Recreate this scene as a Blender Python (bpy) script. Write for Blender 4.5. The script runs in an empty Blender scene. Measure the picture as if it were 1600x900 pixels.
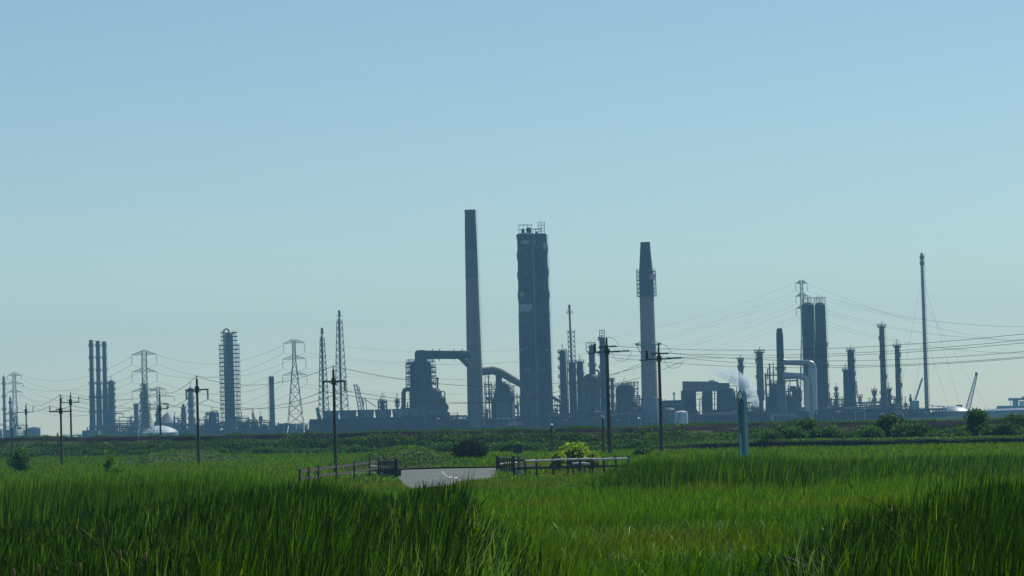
import bpy, math, random
import numpy as np
from mathutils import Vector, Matrix

rnd = random.Random(7)
nrg = np.random.default_rng(11)
sc = bpy.context.scene
COL = sc.collection

# ---------------------------------------------------------------- camera
F = 4537.0            # focal length in photo pixels (1600 wide)
EYE = 3.5             # eye height, metres
ROLL = -1.6
cam = bpy.data.cameras.new('camera')
cam.sensor_width = 36.0
cam.lens = F / 1600.0 * 36.0
cam.clip_start = 0.5
cam.clip_end = 60000
camo = bpy.data.objects.new('camera', cam)
COL.objects.link(camo)
PITCH = math.degrees(math.atan(210 / F))
RM = (Matrix.Rotation(math.radians(90 + PITCH), 3, 'X') @ Matrix.Rotation(math.radians(ROLL), 3, 'Z'))
camo.matrix_world = Matrix.Translation((0, 0, EYE)) @ RM.to_4x4()
sc.camera = camo

# ---------------------------------------------------------------- world and sun
SUN_EL, SUN_AZ = 50.0, 44.0      # azimuth measured from the view direction (+Y) towards the right (+X)
w = bpy.data.worlds.new('World')
sc.world = w
w.use_nodes = True
nt = w.node_tree
nt.nodes.clear()
wo = nt.nodes.new('ShaderNodeOutputWorld')
bg = nt.nodes.new('ShaderNodeBackground')
sky = nt.nodes.new('ShaderNodeTexSky')
sky.sky_type = 'NISHITA'
sky.sun_disc = False
sky.sun_elevation = math.radians(SUN_EL)
sky.sun_rotation = math.radians(SUN_AZ)
sky.altitude = 0
sky.air_density = 1.0
sky.dust_density = 0.1
sky.ozone_density = 2.5
hs = nt.nodes.new('ShaderNodeMix'); hs.data_type = 'RGBA'; hs.blend_type = 'MULTIPLY'
hs.inputs[0].default_value = 1.0
nt.links.new(sky.outputs[0], hs.inputs[6])
hs.inputs[7].default_value = (0.965, 1.055, 1.015, 1)
nt.links.new(hs.outputs[2], bg.inputs[0])
nt.links.new(bg.outputs[0], wo.inputs[0])
bg.inputs[1].default_value = 0.090

sun = bpy.data.lights.new('sun', 'SUN')
sun.energy = 4.8
sun.angle = math.radians(0.5)
sun.color = (1.0, 0.94, 0.84)
suno = bpy.data.objects.new('sun', sun)
COL.objects.link(suno)
sd = Vector((math.sin(math.radians(SUN_AZ)) * math.cos(math.radians(SUN_EL)),
             math.cos(math.radians(SUN_AZ)) * math.cos(math.radians(SUN_EL)),
             math.sin(math.radians(SUN_EL))))
suno.rotation_euler = sd.to_track_quat('Z', 'Y').to_euler()
suno.location = (300, 300, 400)

sc.view_settings.view_transform = 'Standard'
sc.view_settings.look = 'None'
sc.view_settings.exposure = 0.0
sc.view_settings.gamma = 1.0
sc.cycles.volume_bounces = 3
sc.cycles.max_bounces = 8
sc.cycles.transparent_max_bounces = 12
sc.cycles.volume_step_rate = 1.0

# ---------------------------------------------------------------- photo pixel -> place
def U(px, py):
    d = RM @ Vector(((px - 800) / F, (450 - py) / F, -1.0))
    return d.x / d.y, d.z / d.y
def X(px, py, D): return U(px, py)[0] * D
def Z(px, py, D): return EYE + U(px, py)[1] * D
def P(px, py, D):
    a, b = U(px, py)
    return Vector((a * D, D, EYE + b * D))
def M_(D): return D / F          # metres in one photo pixel at depth D

# ---------------------------------------------------------------- materials
MATS = {}
def mat(name, col, rough=0.6, metal=0.0, var=0.25, scale=1.0, stretch=(1, 1, 1), bump=0.15, col2=None, spec=0.3, fine=8.0):
    if name in MATS: return MATS[name]
    m = bpy.data.materials.new(name); m.use_nodes = True
    n = m.node_tree; n.nodes.clear(); L = n.links
    out = n.nodes.new('ShaderNodeOutputMaterial'); bs = n.nodes.new('ShaderNodeBsdfPrincipled')
    L.new(bs.outputs[0], out.inputs[0])
    tc = n.nodes.new('ShaderNodeTexCoord'); mp = n.nodes.new('ShaderNodeMapping')
    mp.inputs['Scale'].default_value = [scale * s for s in stretch]
    L.new(tc.outputs['Object'], mp.inputs[0])
    a = n.nodes.new('ShaderNodeTexNoise'); a.inputs['Scale'].default_value = 1.0; a.inputs['Detail'].default_value = 6
    b = n.nodes.new('ShaderNodeTexNoise'); b.inputs['Scale'].default_value = fine; b.inputs['Detail'].default_value = 4
    L.new(mp.outputs[0], a.inputs[0]); L.new(mp.outputs[0], b.inputs[0])
    mx = n.nodes.new('ShaderNodeMath'); mx.operation = 'MULTIPLY_ADD'; mx.inputs[1].default_value = 0.35
    L.new(b.outputs[0], mx.inputs[0]); L.new(a.outputs[0], mx.inputs[2])
    rp = n.nodes.new('ShaderNodeValToRGB')
    c1 = [c * (1 - var) for c in col]; c2 = col2 or [min(1, c * (1 + var)) for c in col]
    rp.color_ramp.elements[0].position = 0.48; rp.color_ramp.elements[1].position = 0.88
    rp.color_ramp.elements[0].color = (*c1, 1); rp.color_ramp.elements[1].color = (*c2, 1)
    L.new(mx.outputs[0], rp.inputs[0]); L.new(rp.outputs[0], bs.inputs['Base Color'])
    bs.inputs['Roughness'].default_value = rough; bs.inputs['Metallic'].default_value = metal
    bs.inputs['Specular IOR Level'].default_value = spec
    if bump:
        bp = n.nodes.new('ShaderNodeBump'); bp.inputs['Strength'].default_value = bump; bp.inputs['Distance'].default_value = 0.05
        L.new(mx.outputs[0], bp.inputs['Height']); L.new(bp.outputs[0], bs.inputs['Normal'])
    MATS[name] = m
    return m

def leafmat(name, stops, trans=0.45, rough=0.45, spec=0.4, patch=None, pscale=0.1, patchmix=0.6):
    """per-blade tint (attribute) through a ramp, backlit leaves let light through"""
    m = bpy.data.materials.new(name); m.use_nodes = True
    n = m.node_tree; n.nodes.clear(); L = n.links
    out = n.nodes.new('ShaderNodeOutputMaterial')
    at = n.nodes.new('ShaderNodeAttribute'); at.attribute_name = 'tint'
    rp = n.nodes.new('ShaderNodeValToRGB')
    els = rp.color_ramp.elements
    while len(els) < len(stops): els.new(0.5)
    for e, (p, c) in zip(els, stops): e.position = p; e.color = (*c, 1)
    L.new(at.outputs['Fac'], rp.inputs[0])
    colout = rp.outputs[0]
    if patch:
        tc = n.nodes.new('ShaderNodeTexCoord')
        mp = n.nodes.new('ShaderNodeMapping'); mp.inputs['Scale'].default_value = (1, 0.45, 0)
        no = n.nodes.new('ShaderNodeTexNoise'); no.inputs['Scale'].default_value = pscale; no.inputs['Detail'].default_value = 3
        L.new(tc.outputs['Object'], mp.inputs[0]); L.new(mp.outputs[0], no.inputs[0])
        r2 = n.nodes.new('ShaderNodeValToRGB'); r2.color_ramp.elements[0].position = 0.46; r2.color_ramp.elements[1].position = 0.66
        r2.color_ramp.elements[0].color = (0, 0, 0, 1); r2.color_ramp.elements[1].color = (patchmix,) * 3 + (1,)
        L.new(no.outputs[0], r2.inputs[0])
        mi = n.nodes.new('ShaderNodeMix'); mi.data_type = 'RGBA'
        L.new(r2.outputs[0], mi.inputs[0]); L.new(colout, mi.inputs[6]); mi.inputs[7].default_value = (*patch, 1)
        colout = mi.outputs[2]
    bs = n.nodes.new('ShaderNodeBsdfPrincipled')
    bs.inputs['Roughness'].default_value = rough; bs.inputs['Specular IOR Level'].default_value = spec
    L.new(colout, bs.inputs['Base Color'])
    tr = n.nodes.new('ShaderNodeBsdfTranslucent')
    g = n.nodes.new('ShaderNodeMix'); g.data_type = 'RGBA'; g.blend_type = 'MULTIPLY'; g.inputs[0].default_value = 1
    L.new(colout, g.inputs[6]); g.inputs[7].default_value = (1.5, 1.95, 0.03, 1)
    L.new(g.outputs[2], tr.inputs[0])
    ms = n.nodes.new('ShaderNodeMixShader'); ms.inputs[0].default_value = trans
    L.new(bs.outputs[0], ms.inputs[1]); L.new(tr.outputs[0], ms.inputs[2]); L.new(ms.outputs[0], out.inputs[0])
    MATS[name] = m
    return m

STEEL = mat('weathered_steel', (0.045, 0.048, 0.052), 0.65, 0.0, 0.35, 0.15, (1, 1, 0.3), 0.1)
DARK = mat('sooty_steel', (0.024, 0.026, 0.030), 0.7, 0.0, 0.5, 0.14, (1, 1, 0.25), 0.1, col2=(0.065, 0.066, 0.068), spec=0.15)
RUST = mat('rusty_steel', (0.10, 0.070, 0.055), 0.7, 0.1, 0.3, 0.12, (1, 1, 0.3), 0.15, (0.16, 0.10, 0.07))
PALE = mat('aluminium_cladding', (0.32, 0.34, 0.34), 0.38, 0.5, 0.2, 0.1, (1, 1, 0.4), 0.06)
GREY = mat('grey_cladding', (0.11, 0.12, 0.125), 0.5, 0.2, 0.25, 0.08, (1, 1, 0.35), 0.08)
WHITE = mat('white_paint', (0.72, 0.72, 0.70), 0.45, 0.0, 0.06, 0.05, (1, 1, 0.5), 0.02)
CONC = mat('chimney_concrete', (0.19, 0.17, 0.14), 0.85, 0, 0.22, 0.05, (1, 1, 0.25), 0.3, (0.22, 0.195, 0.165))
SOOT = mat('sooty_concrete', (0.055, 0.052, 0.05), 0.85, 0, 0.25, 0.06, (1, 1, 0.3), 0.3)
SMOKY = mat('smoke_stained_concrete', (0.10, 0.092, 0.08), 0.85, 0, 0.3, 0.05, (1, 1, 0.25), 0.3, (0.16, 0.145, 0.125))
BEIGE = mat('buff_concrete', (0.25, 0.21, 0.18), 0.85, 0, 0.12, 0.05, (1, 1, 0.2), 0.3)
TEAL = mat('green_timber_cladding', (0.09, 0.14, 0.14), 0.8, 0, 0.2, 0.2, (1, 1, 0.15), 0.2)
GALV = mat('galvanised_steel', (0.16, 0.17, 0.17), 0.5, 0.4, 0.15, 0.3, bump=0)
WOOD = mat('creosoted_pole_wood', (0.065, 0.052, 0.042), 0.85, 0, 0.35, 3.0, (1, 1, 0.08), 0.5, (0.12, 0.10, 0.08))
FENCE = mat('weathered_rail_wood', (0.055, 0.05, 0.048), 0.8, 0, 0.35, 4.0, (0.15, 1, 1), 0.5, (0.10, 0.09, 0.085))
RAILTOP = mat('glare_bleached_rail_wood', (0.70, 0.68, 0.62), 0.6, 0, 0.15, 4.0, (0.15, 1, 1), 0.3)  # bleached wood, coloured brighter to carry the sun glare on the rail tops
BLACKP = mat('black_painted_steel', (0.018, 0.022, 0.026), 0.45, 0, 0.3, 3.0, bump=0.1)
GLASSG = mat('green_glass_insulator', (0.02, 0.16, 0.10), 0.2, 0, 0.2, 3.0, bump=0, spec=0.8)
BROWNI = mat('brown_porcelain', (0.03, 0.022, 0.02), 0.25, 0, 0.2, 3.0, bump=0, spec=0.6)
WIRE = mat('aluminium_conductor', (0.05, 0.06, 0.06), 0.5, 0.3, 0.1, 1.0, bump=0)
BLUEP = mat('pale_blue_paint', (0.20, 0.46, 0.56), 0.5, 0, 0.2, 0.8, (1, 1, 0.4), 0.1, (0.30, 0.58, 0.66))
GREENP = mat('dark_green_paint', (0.06, 0.17, 0.17), 0.5, 0, 0.3, 0.8, (1, 1, 0.4), 0.1)
SIGNB = mat('sign_back_steel', (0.05, 0.06, 0.08), 0.5, 0.2, 0.2, 3.0, bump=0.05)
ORANGE = mat('orange_paint', (0.7, 0.16, 0.05), 0.6, 0, 0.1, 1.0, bump=0)
REDP = mat('faded_red_paint', (0.16, 0.05, 0.05), 0.6, 0, 0.2, 1.0, bump=0)
ASPH = mat('road_asphalt', (0.105, 0.125, 0.115), 0.95, 0, 0.12, 0.6, (1, 1, 1), 0.25, (0.165, 0.185, 0.17), fine=30, spec=0.08)
RMARK = mat('worn_road_marking', (0.72, 0.72, 0.70), 0.6, 0, 0.15, 3.0, bump=0.05)
BARK = mat('shrub_bark', (0.06, 0.05, 0.035), 0.9, 0, 0.3, 3, bump=0.3)

# ---------------------------------------------------------------- mesh building
class MB:
    def __init__(s): s.v = []; s.f = []
    def add(s, vs, fs):
        o = len(s.v); s.v += [tuple(v) for v in vs]; s.f += [tuple(i + o for i in f) for f in fs]; return s
    def box(s, a, b):
        x0, x1 = sorted((a[0], b[0])); y0, y1 = sorted((a[1], b[1])); z0, z1 = sorted((a[2], b[2]))
        return s.add([(x0,y0,z0),(x1,y0,z0),(x1,y1,z0),(x0,y1,z0),(x0,y0,z1),(x1,y0,z1),(x1,y1,z1),(x0,y1,z1)],
                     [(0,3,2,1),(4,5,6,7),(0,1,5,4),(1,2,6,5),(2,3,7,6),(3,0,4,7)])
    def path(s, pts, r, n=8, caps=True, ry=None):
        pts = [Vector(p) for p in pts]; k = len(pts)
        rs = r if isinstance(r, (list, tuple)) else [r] * k
        t0 = (pts[1] - pts[0]).normalized()
        up = Vector((0, 0, 1)) if abs(t0.z) < 0.9 else Vector((1, 0, 0))
        nx = t0.cross(up).normalized(); vs = []; prev = t0
        for i in range(k):
            if i == 0: t = t0
            elif i == k - 1: t = (pts[i] - pts[i-1]).normalized()
            else: t = ((pts[i+1] - pts[i]).normalized() + (pts[i] - pts[i-1]).normalized()).normalized()
            q = prev.rotation_difference(t); nx = q @ nx; prev = t
            nx = (nx - t * nx.dot(t)).normalized(); ny = t.cross(nx)
            ph = math.pi / 4 if n == 4 else 0
            for j in range(n):
                a = ph + 2 * math.pi * j / n
                vs.append(pts[i] + (nx * math.cos(a) + ny * math.sin(a) * (ry or 1)) * rs[i])
        fs = []
        for i in range(k - 1):
            for j in range(n):
                a, b = i * n + j, i * n + (j + 1) % n
                fs.append((a, b, b + n, a + n))
        if caps: fs.append(tuple(range(n - 1, -1, -1))); fs.append(tuple((k - 1) * n + j for j in range(n)))
        return s.add(vs, fs)
    def bar(s, a, b, w): return s.path([a, b], w * 0.7, 4)
    def lathe(s, cx, cy, prof, n=16, cap0=True, cap1=True):
        vs = []; k = len(prof)
        for r, z in prof:
            for j in range(n):
                a = 2 * math.pi * j / n; vs.append((cx + r * math.cos(a), cy + r * math.sin(a), z))
        fs = []
        for i in range(k - 1):
            for j in range(n):
                a, b = i * n + j, i * n + (j + 1) % n; fs.append((a, b, b + n, a + n))
        if cap0: fs.append(tuple(range(n - 1, -1, -1)))
        if cap1: fs.append(tuple((k - 1) * n + j for j in range(n)))
        return s.add(vs, fs)
    def ring(s, cx, cy, z, ri, ro, th, n=16, a0=0, a1=360):
        full = (a1 - a0) >= 360; m = n if full else n + 1; vs = []
        for j in range(m):
            a = math.radians(a0 + (a1 - a0) * j / n); c, q = math.cos(a), math.sin(a)
            vs += [(cx + ri*c, cy + ri*q, z), (cx + ro*c, cy + ro*q, z), (cx + ro*c, cy + ro*q, z + th), (cx + ri*c, cy + ri*q, z + th)]
        fs = []
        for j in range(n):
            a = j * 4; b = ((j + 1) % m) * 4
            for q in range(4): fs.append((a + q, a + (q+1) % 4, b + (q+1) % 4, b + q))
        if not full: fs.append((0, 3, 2, 1)); e = (m - 1) * 4; fs.append((e, e+1, e+2, e+3))
        return s.add(vs, fs)
    def rail(s, cx, cy, z, r, n=12, a0=0, a1=360, h=1.1, w=0.05, posts=None):
        full = (a1 - a0) >= 360
        pts = [Vector((cx + r*math.cos(math.radians(a0 + (a1-a0)*j/n)), cy + r*math.sin(math.radians(a0 + (a1-a0)*j/n)), z)) for j in range(n + (0 if full else 1))]
        for hh in (h, h * 0.5):
            q = [p + Vector((0, 0, hh)) for p in pts]
            if full: q.append(q[0])
            for a, b in zip(q, q[1:]): s.path([a, b], w, 3, False)
        for p in pts: s.path([p, p + Vector((0, 0, h))], w, 3, False)
        return s
    def mesh(s, name, m, org=(0, 0, 0), smooth=True):
        me = bpy.data.meshes.new(name)
        ox, oy, oz = org
        me.from_pydata([(a - ox, b - oy, c - oz) for a, b, c in s.v], [], s.f)
        me.materials.append(m)
        if smooth:
            me.polygons.foreach_set('use_smooth', [True] * len(me.polygons)); me.set_sharp_from_angle(angle=math.radians(38))
        me.update(); return me

class Thing:
    def __init__(s, name, label, cat, loc, group=None, kind=None):
        s.o = bpy.data.objects.new(name, None); COL.objects.link(s.o); s.o.location = loc; s.loc = Vector(loc)
        s.o.empty_display_size = 0.5
        s.o['label'] = label; s.o['category'] = cat
        if group: s.o['group'] = group
        if kind: s.o['kind'] = kind
    def part(s, name, mb, m, label=None, parent=None, kind=None):
        me = mb.mesh(name, m, s.loc)
        o = bpy.data.objects.new(name, me); COL.objects.link(o); o.parent = parent or s.o
        if label: o['label'] = label
        if kind: o['kind'] = kind
        return o
def single(name, mb, m, label, cat, group=None, kind=None, org=(0, 0, 0)):
    me = mb.mesh(name, m, org); o = bpy.data.objects.new(name, me); COL.objects.link(o); o.location = org
    o['label'] = label; o['category'] = cat
    if group: o['group'] = group
    if kind: o['kind'] = kind
    return o
def structure(name, mb, m, label=None):
    me = mb.mesh(name, m); o = bpy.data.objects.new(name, me); COL.objects.link(o); o['kind'] = 'structure'
    if label: o['label'] = label
    return o
# ---------------------------------------------------------------- ground, bank, road
def noise_h(x, y, s=1.0, seed=0):
    return (math.sin(x*0.9*s + seed) * math.cos(y*1.1*s + 1.3*seed) + 0.5*math.sin(x*2.3*s + y*1.7*s + seed*2) + 0.25*math.sin(x*5.1*s - y*4.3*s + seed))

def groundmat():
    m = bpy.data.materials.new('marsh_turf'); m.use_nodes = True
    n = m.node_tree; n.nodes.clear(); L = n.links
    out = n.nodes.new('ShaderNodeOutputMaterial'); bs = n.nodes.new('ShaderNodeBsdfPrincipled'); L.new(bs.outputs[0], out.inputs[0])
    tc = n.nodes.new('ShaderNodeTexCoord'); no = n.nodes.new('ShaderNodeTexNoise'); no.inputs['Scale'].default_value = 0.12; no.inputs['Detail'].default_value = 8
    L.new(tc.outputs['Object'], no.inputs[0])
    rp = n.nodes.new('ShaderNodeValToRGB'); e = rp.color_ramp.elements
    e[0].position = 0.35; e[0].color = (0.008, 0.014, 0.004, 1); e[1].position = 0.7; e[1].color = (0.03, 0.04, 0.012, 1)
    L.new(no.outputs[0], rp.inputs[0]); L.new(rp.outputs[0], bs.inputs['Base Color'])
    bs.inputs['Roughness'].default_value = 1.0; bs.inputs['Specular IOR Level'].default_value = 0.05
    return m
TURF = groundmat()
SCRUBG = mat('bank_turf', (0.045, 0.07, 0.025), 1.0, 0, 0.45, 0.25, bump=0.6, col2=(0.09, 0.11, 0.05), spec=0.05)
STONE = mat('bank_stone_facing', (0.020, 0.024, 0.030), 0.95, 0, 0.4, 0.35, (1, 1, 3), 0.6, (0.045, 0.045, 0.05), spec=0.0)

mb = MB(); mb.add([(-2500, -50, 0), (2500, -50, 0), (2500, 4000, 0), (-2500, 4000, 0)], [(0, 1, 2, 3)])
structure('ground', mb, TURF)

# sea bank: base line and crest given at real depths
BANK = [(-260, 721, 687), (0, 718, 684.5), (130, 715, 683.5), (270, 713, 682), (450, 711, 679), (620, 710, 674.5), (800, 708, 671.5), (1000, 705, 668), (1200, 699, 660.5), (1400, 693, 659), (1600, 690, 656.5), (1860, 686, 652)]
bl = []
for px, yb, yt in BANK:
    uz = U(px, yb)[1]; D = EYE / -uz
    x = X(px, yb, D); zt = Z(px, yt, D + 6)
    bl.append((x, D, zt))
def bank_at(t):   # t in 0..len-1, smooth
    i = max(0, min(len(bl) - 2, int(t))); f = t - i; a, b = bl[i], bl[i + 1]; f = f*f*(3-2*f)*0.5 + f*0.5
    return [a[k] + (b[k] - a[k]) * f for k in range(3)]
NB = 360
prof = [(-1.5, -0.02), (0, 0.12), (2.0, 0.30), (4.0, 0.58), (5.2, 0.80), (6.2, 0.97), (7.0, 1.0), (10.0, 1.0), (16, 0.3), (22, 0.0)]
vs = []; 
for i in range(NB + 1):
    x, D, zt = bank_at(i * (len(bl) - 1) / NB)
    for j, (dy, h) in enumerate(prof):
        wob = noise_h(x * 0.35, dy * 0.8, 1, 3) * 0.14 * (1 if 0 < j < 6 else (0.5 if j < 8 else 0))
        vs.append((x, D + dy + wob * 2, max(-0.05, zt * h + wob * (0.35 if j >= 5 else 1))))
k = len(prof); fs = []
for i in range(NB):
    for j in range(k - 1): a = i * k + j; fs.append((a, a + k, a + k + 1, a + 1))
mb = MB(); mb.add(vs, fs)
bank = structure('sea_bank', mb, SCRUBG)
bank.data.materials.append(STONE)
for p in bank.data.polygons:
    j = p.index % (k - 1); i = p.index // (k - 1)
    x, D, zt = bank_at((i + .5) * (len(bl) - 1) / NB)
    lim = 2 if (22 < x < 52) else 4
    if lim <= j < 6: p.material_index = 1

# road patch between the two little bridge rails
def G(px, py, z=0.0):
    uz = U(px, py)[1]; D = (EYE - z) / -uz
    return Vector((X(px, py, D), D, z))
far = G(700, 732).y
road = MB()
c = [G(604, 737, .004), G(640, 734.0, .004), G(700, 732.3, .004), G(776, 731.2, .004), G(790, 731.4, .004), G(778, 742, .004), G(768, 748, .004), G(735, 756, .004), G(640, 764, .004), G(628, 758, .004), G(621, 746, .004)]
road.add(c, [tuple(reversed(range(len(c))))])
for s in (-1, 1):   # the lane runs on behind the rails on both sides
    e = c[0] if s < 0 else c[4]
    q = [(e.x, e.y, .006), (e.x + s * 45, e.y + (10 if s > 0 else -14), .006), (e.x + s * 45, e.y - 5 + (10 if s > 0 else -14), .006), (e.x, e.y - 5, .006)]
    road.add(q, [(0, 1, 2, 3) if s < 0 else (3, 2, 1, 0)])
structure('road', road, ASPH)
kb = MB()
kp = [c[0], c[1], c[2], c[3], c[4]]
for a, b in zip(kp, kp[1:]): kb.add([(a.x, a.y, 0), (b.x, b.y, 0), (b.x, b.y + .25, 0), (a.x, a.y + .25, 0), (a.x, a.y, .13), (b.x, b.y, .13), (b.x, b.y + .25, .13), (a.x, a.y + .25, .13)], [(0, 1, 5, 4), (4, 5, 6, 7), (2, 3, 7, 6)])
structure('kerb', kb, STONE)
rm = MB()
for a, b in zip(kp, kp[1:]):
    rm.add([(a.x, a.y - .75, .010), (b.x, b.y - .75, .010), (b.x, b.y - .45, .010), (a.x, a.y - .45, .010)], [(0, 1, 2, 3)])
for (px_, py_, w_) in ((691.5, 737.6, 2.6), (694, 740.2, 2.6), (697.5, 743.2, 2.6), (704, 745.4, 5), (712, 746.4, 5)):
    q = [G(px_ - w_/2, py_ + .7), G(px_ + w_/2, py_ + .7), G(px_ + w_/2, py_ - .4), G(px_ - w_/2, py_ - .4)]; rm.add([(p.x, p.y, .010) for p in q], [(0, 1, 2, 3)])
q = []; _ = [G(622, 749), G(626, 749), G(633, 742), G(631, 742)]
single('road_marking', rm, RMARK, 'worn white line and give way mark painted on the grey road patch', 'road marking')

def mound(name, px, yb, yt, wpx, dpt, m):
    g = G(px, yb); D = g.y + dpt * .5; h = Z(px, yt, D); rx = wpx * M_(D) / 2
    vs = []; fs = []; nx, ny = 36, 14
    for i in range(nx + 1):
        for j in range(ny + 1):
            u = i / nx * 2 - 1; v = j / ny * 2 - 1
            r = min(1, math.hypot(u, v)); z = h * (0.5 + 0.5 * math.cos(math.pi * r)) ** 0.8 if r < 1 else -0.03
            x = g.x + u * rx; y = D + v * dpt / 2
            vs.append((x, y, z + (noise_h(x, y, 1, 5) * 0.06 * (1 - r) if r < 1 else -.02)))
    for i in range(nx):
        for j in range(ny): a = i * (ny + 1) + j; fs.append((a, a + ny + 1, a + ny + 2, a + 1))
    b = MB(); b.add(vs, fs); structure(name, b, m); return (g.x, D, rx, dpt / 2, h)
MOUND1 = mound('grassy_mound', 628, 731, 700, 215, 16, SCRUBG)
MOUND2 = mound('low_mound', 262, 727, 707, 260, 30, SCRUBG)
# low ridge with a ditch edge, right-hand side
vs = []; fs = []; NR = 140
rl = [(1020, 706, 699), (1100, 703.5, 693), (1200, 701.5, 688.5), (1400, 698, 686.5), (1640, 693.5, 682.5), (1800, 691, 680)]
rr = []
for px, yb, yt in rl: g = G(px, yb); rr.append((g.x, g.y, Z(px, yt, g.y + 1.2)))
for i in range(NR + 1):
    t = i * (len(rr) - 1) / NR; a = min(len(rr) - 2, int(t)); f = t - a
    x, y, h = [rr[a][q] + (rr[a+1][q] - rr[a][q]) * f for q in range(3)]
    for dy, hh in ((-.6, -.02), (0, .1), (.35, .75), (1.2, 1.0), (4, .8), (8, -.02)):
        vs.append((x, y + dy + noise_h(x * .8, dy, 1, 2) * .15, h * hh + noise_h(x, dy, 1, 9) * .05))
for i in range(NR):
    for j in range(5): a = i * 6 + j; fs.append((a, a + 6, a + 7, a + 1))
b = MB(); b.add(vs, fs); structure('ditch_ridge', b, mat('dark_ditch_earth', (0.02, 0.025, 0.018), 1.0, 0, 0.4, 0.6, bump=0.5, spec=0.05))
RIDGE = rr
# ---------------------------------------------------------------- refinery building blocks
def davit(mb, cx, cy, z, r, h=3.0, w=0.12, n=2):
    for i in range(n):
        a = 2.2 + i * math.pi * 0.9; x, y = cx + r * math.cos(a), cy + r * math.sin(a)
        mb.path([(x, y, z), (x, y, z + h), (x - r * .5 * math.cos(a), y - r * .5 * math.sin(a), z + h + .5)], w, 4)

def column(px, yt, wt, wb, D, m, label, plats=(), name='distillation_column', cat='column', group=None, ladder=None, dome=True,
           top='', riser=None, pm=None, prof=None, skirt=True, platdefault=1.35, caps=None):
    c = P(px, yt, D); k = M_(D); cx = c.x; T = Thing(name, label, cat, (cx, D, 0), group); pm = pm or STEEL
    zt = c.z
    zof = lambda y: Z(px, y, D)
    b = MB()
    if prof:
        pr = [(w * k / 2, max(0, zof(y))) for y, w in prof]; pr.sort(key=lambda q: q[1])
        if pr[0][1] > 0: pr.insert(0, (pr[0][0], 0.0))
    else:
        r0, r1 = wb * k / 2, wt * k / 2; hd = min(r1 * .55, zt * .2) if dome else 0
        pr = [(r0, 0), (r0 + (r1 - r0) * .5, zt * .5), (r1, zt - hd)]
        if dome: pr += [(r1 * .86, zt - hd * .45), (r1 * .5, zt - hd * .1), (r1 * .12, zt)]
    b.lathe(cx, D, pr, 20); shell = T.part('shell' if name != 'chimney' else 'shaft', b, m)
    rad = lambda z: next((a[0] + (q[0] - a[0]) * (z - a[1]) / max(1e-6, q[1] - a[1]) for a, q in zip(pr, pr[1:]) if a[1] <= z <= q[1]), pr[-1][0])
    if skirt:
        b = MB(); b.lathe(cx, D, [(pr[0][0] * 1.06, 0), (pr[0][0] * 1.06, 1.5)], 20); T.part('base_skirt', b, pm)
    for pl in plats:
        y, ww = pl[0], pl[1]; a0, a1 = (pl[2], pl[3]) if len(pl) > 2 else (0, 360)
        z = zof(y); ri = rad(z) + .02; ro = max(ww * k / 2, ri + .4); b = MB()
        b.ring(cx, D, z - .15, ri, ro, .42, 14, a0, a1); b.rail(cx, D, z + .27, ro - .05, 10, a0, a1, 1.2, .09)
        for j in range(4):
            a = math.radians(a0 + (a1 - a0) * (j + .5) / 4); b.bar((cx + ri*math.cos(a), D + ri*math.sin(a), z - 1.0), (cx + ro*math.cos(a)*.98, D + (ro*.98)*math.sin(a), z), .12)
        T.part('platform', b, pm)
    if ladder:
        s = -1 if ladder == 'l' else 1; b = MB(); zl = zt - .5
        for d in (-.25, .25):
            b.path([(cx + s * (pr[0][0] + .35), D - .6 + d, 0), (cx + s * (rad(zl * .97) + .35), D - .6 + d, zl)], .05, 4)
        nn = int(zl / 1.5)
        for i in range(nn):
            z = (i + .5) * zl / nn; r = pr[0][0] + (rad(zl * .97) - pr[0][0]) * z / zl + .35
            b.ring(cx + s * (r + .35), D - .6, z, .36, .42, .1, 6)
        T.part('caged_ladder', b, pm)
    if riser:
        for (off, y0, rp) in riser:
            b = MB(); x = cx + off * k; z = zof(y0); s = 1 if off < 0 else -1
            b.path([(x, D - rad(z*.8)*.3, 0), (x, D - rad(z*.8)*.3, z - .8), (x + s * .5, D - .2, z), (x + s * abs(off) * k * .6, D, z)], rp * k, 8); T.part('riser_pipe', b, m)
    if 'davit' in top:
        b = MB(); davit(b, cx, D, zt - .5, pr[-1][0] * .8 + .3); T.part('davit', b, pm)
    if 'frame' in top:
        w_, h_ = [float(v) for v in top.split('frame')[1].split(',')[:2]]; b = MB(); r = w_ * k / 2; h = h_ * k
        for sx in (-1, 0, 1):
            for sy in (-1, 1): b.bar((cx + sx*r, D + sy*r*.6, zt - 1), (cx + sx*r, D + sy*r*.6, zt + h), .22)
        for zz in (zt + h, zt + h * .5):
            for sy in (-1, 1): b.bar((cx - r, D + sy*r*.6, zz), (cx + r, D + sy*r*.6, zz), .2)
            for sx in (-1, 1): b.bar((cx + sx*r, D - r*.6, zz), (cx + sx*r, D + r*.6, zz), .2)
        T.part('top_frame', b, pm)
    if 'vent' in top:
        b = MB(); b.path([(cx, D, zt - .3), (cx, D, zt + 1.6), (cx + .6, D, zt + 2.2)], .14, 6)
        b.ring(cx, D, zt - .2, pr[-1][0]*.5, pr[-1][0]*.5 + .6, .2, 10); T.part('vent_pipe', b, pm)
    return T, cx, zof, rad

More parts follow.
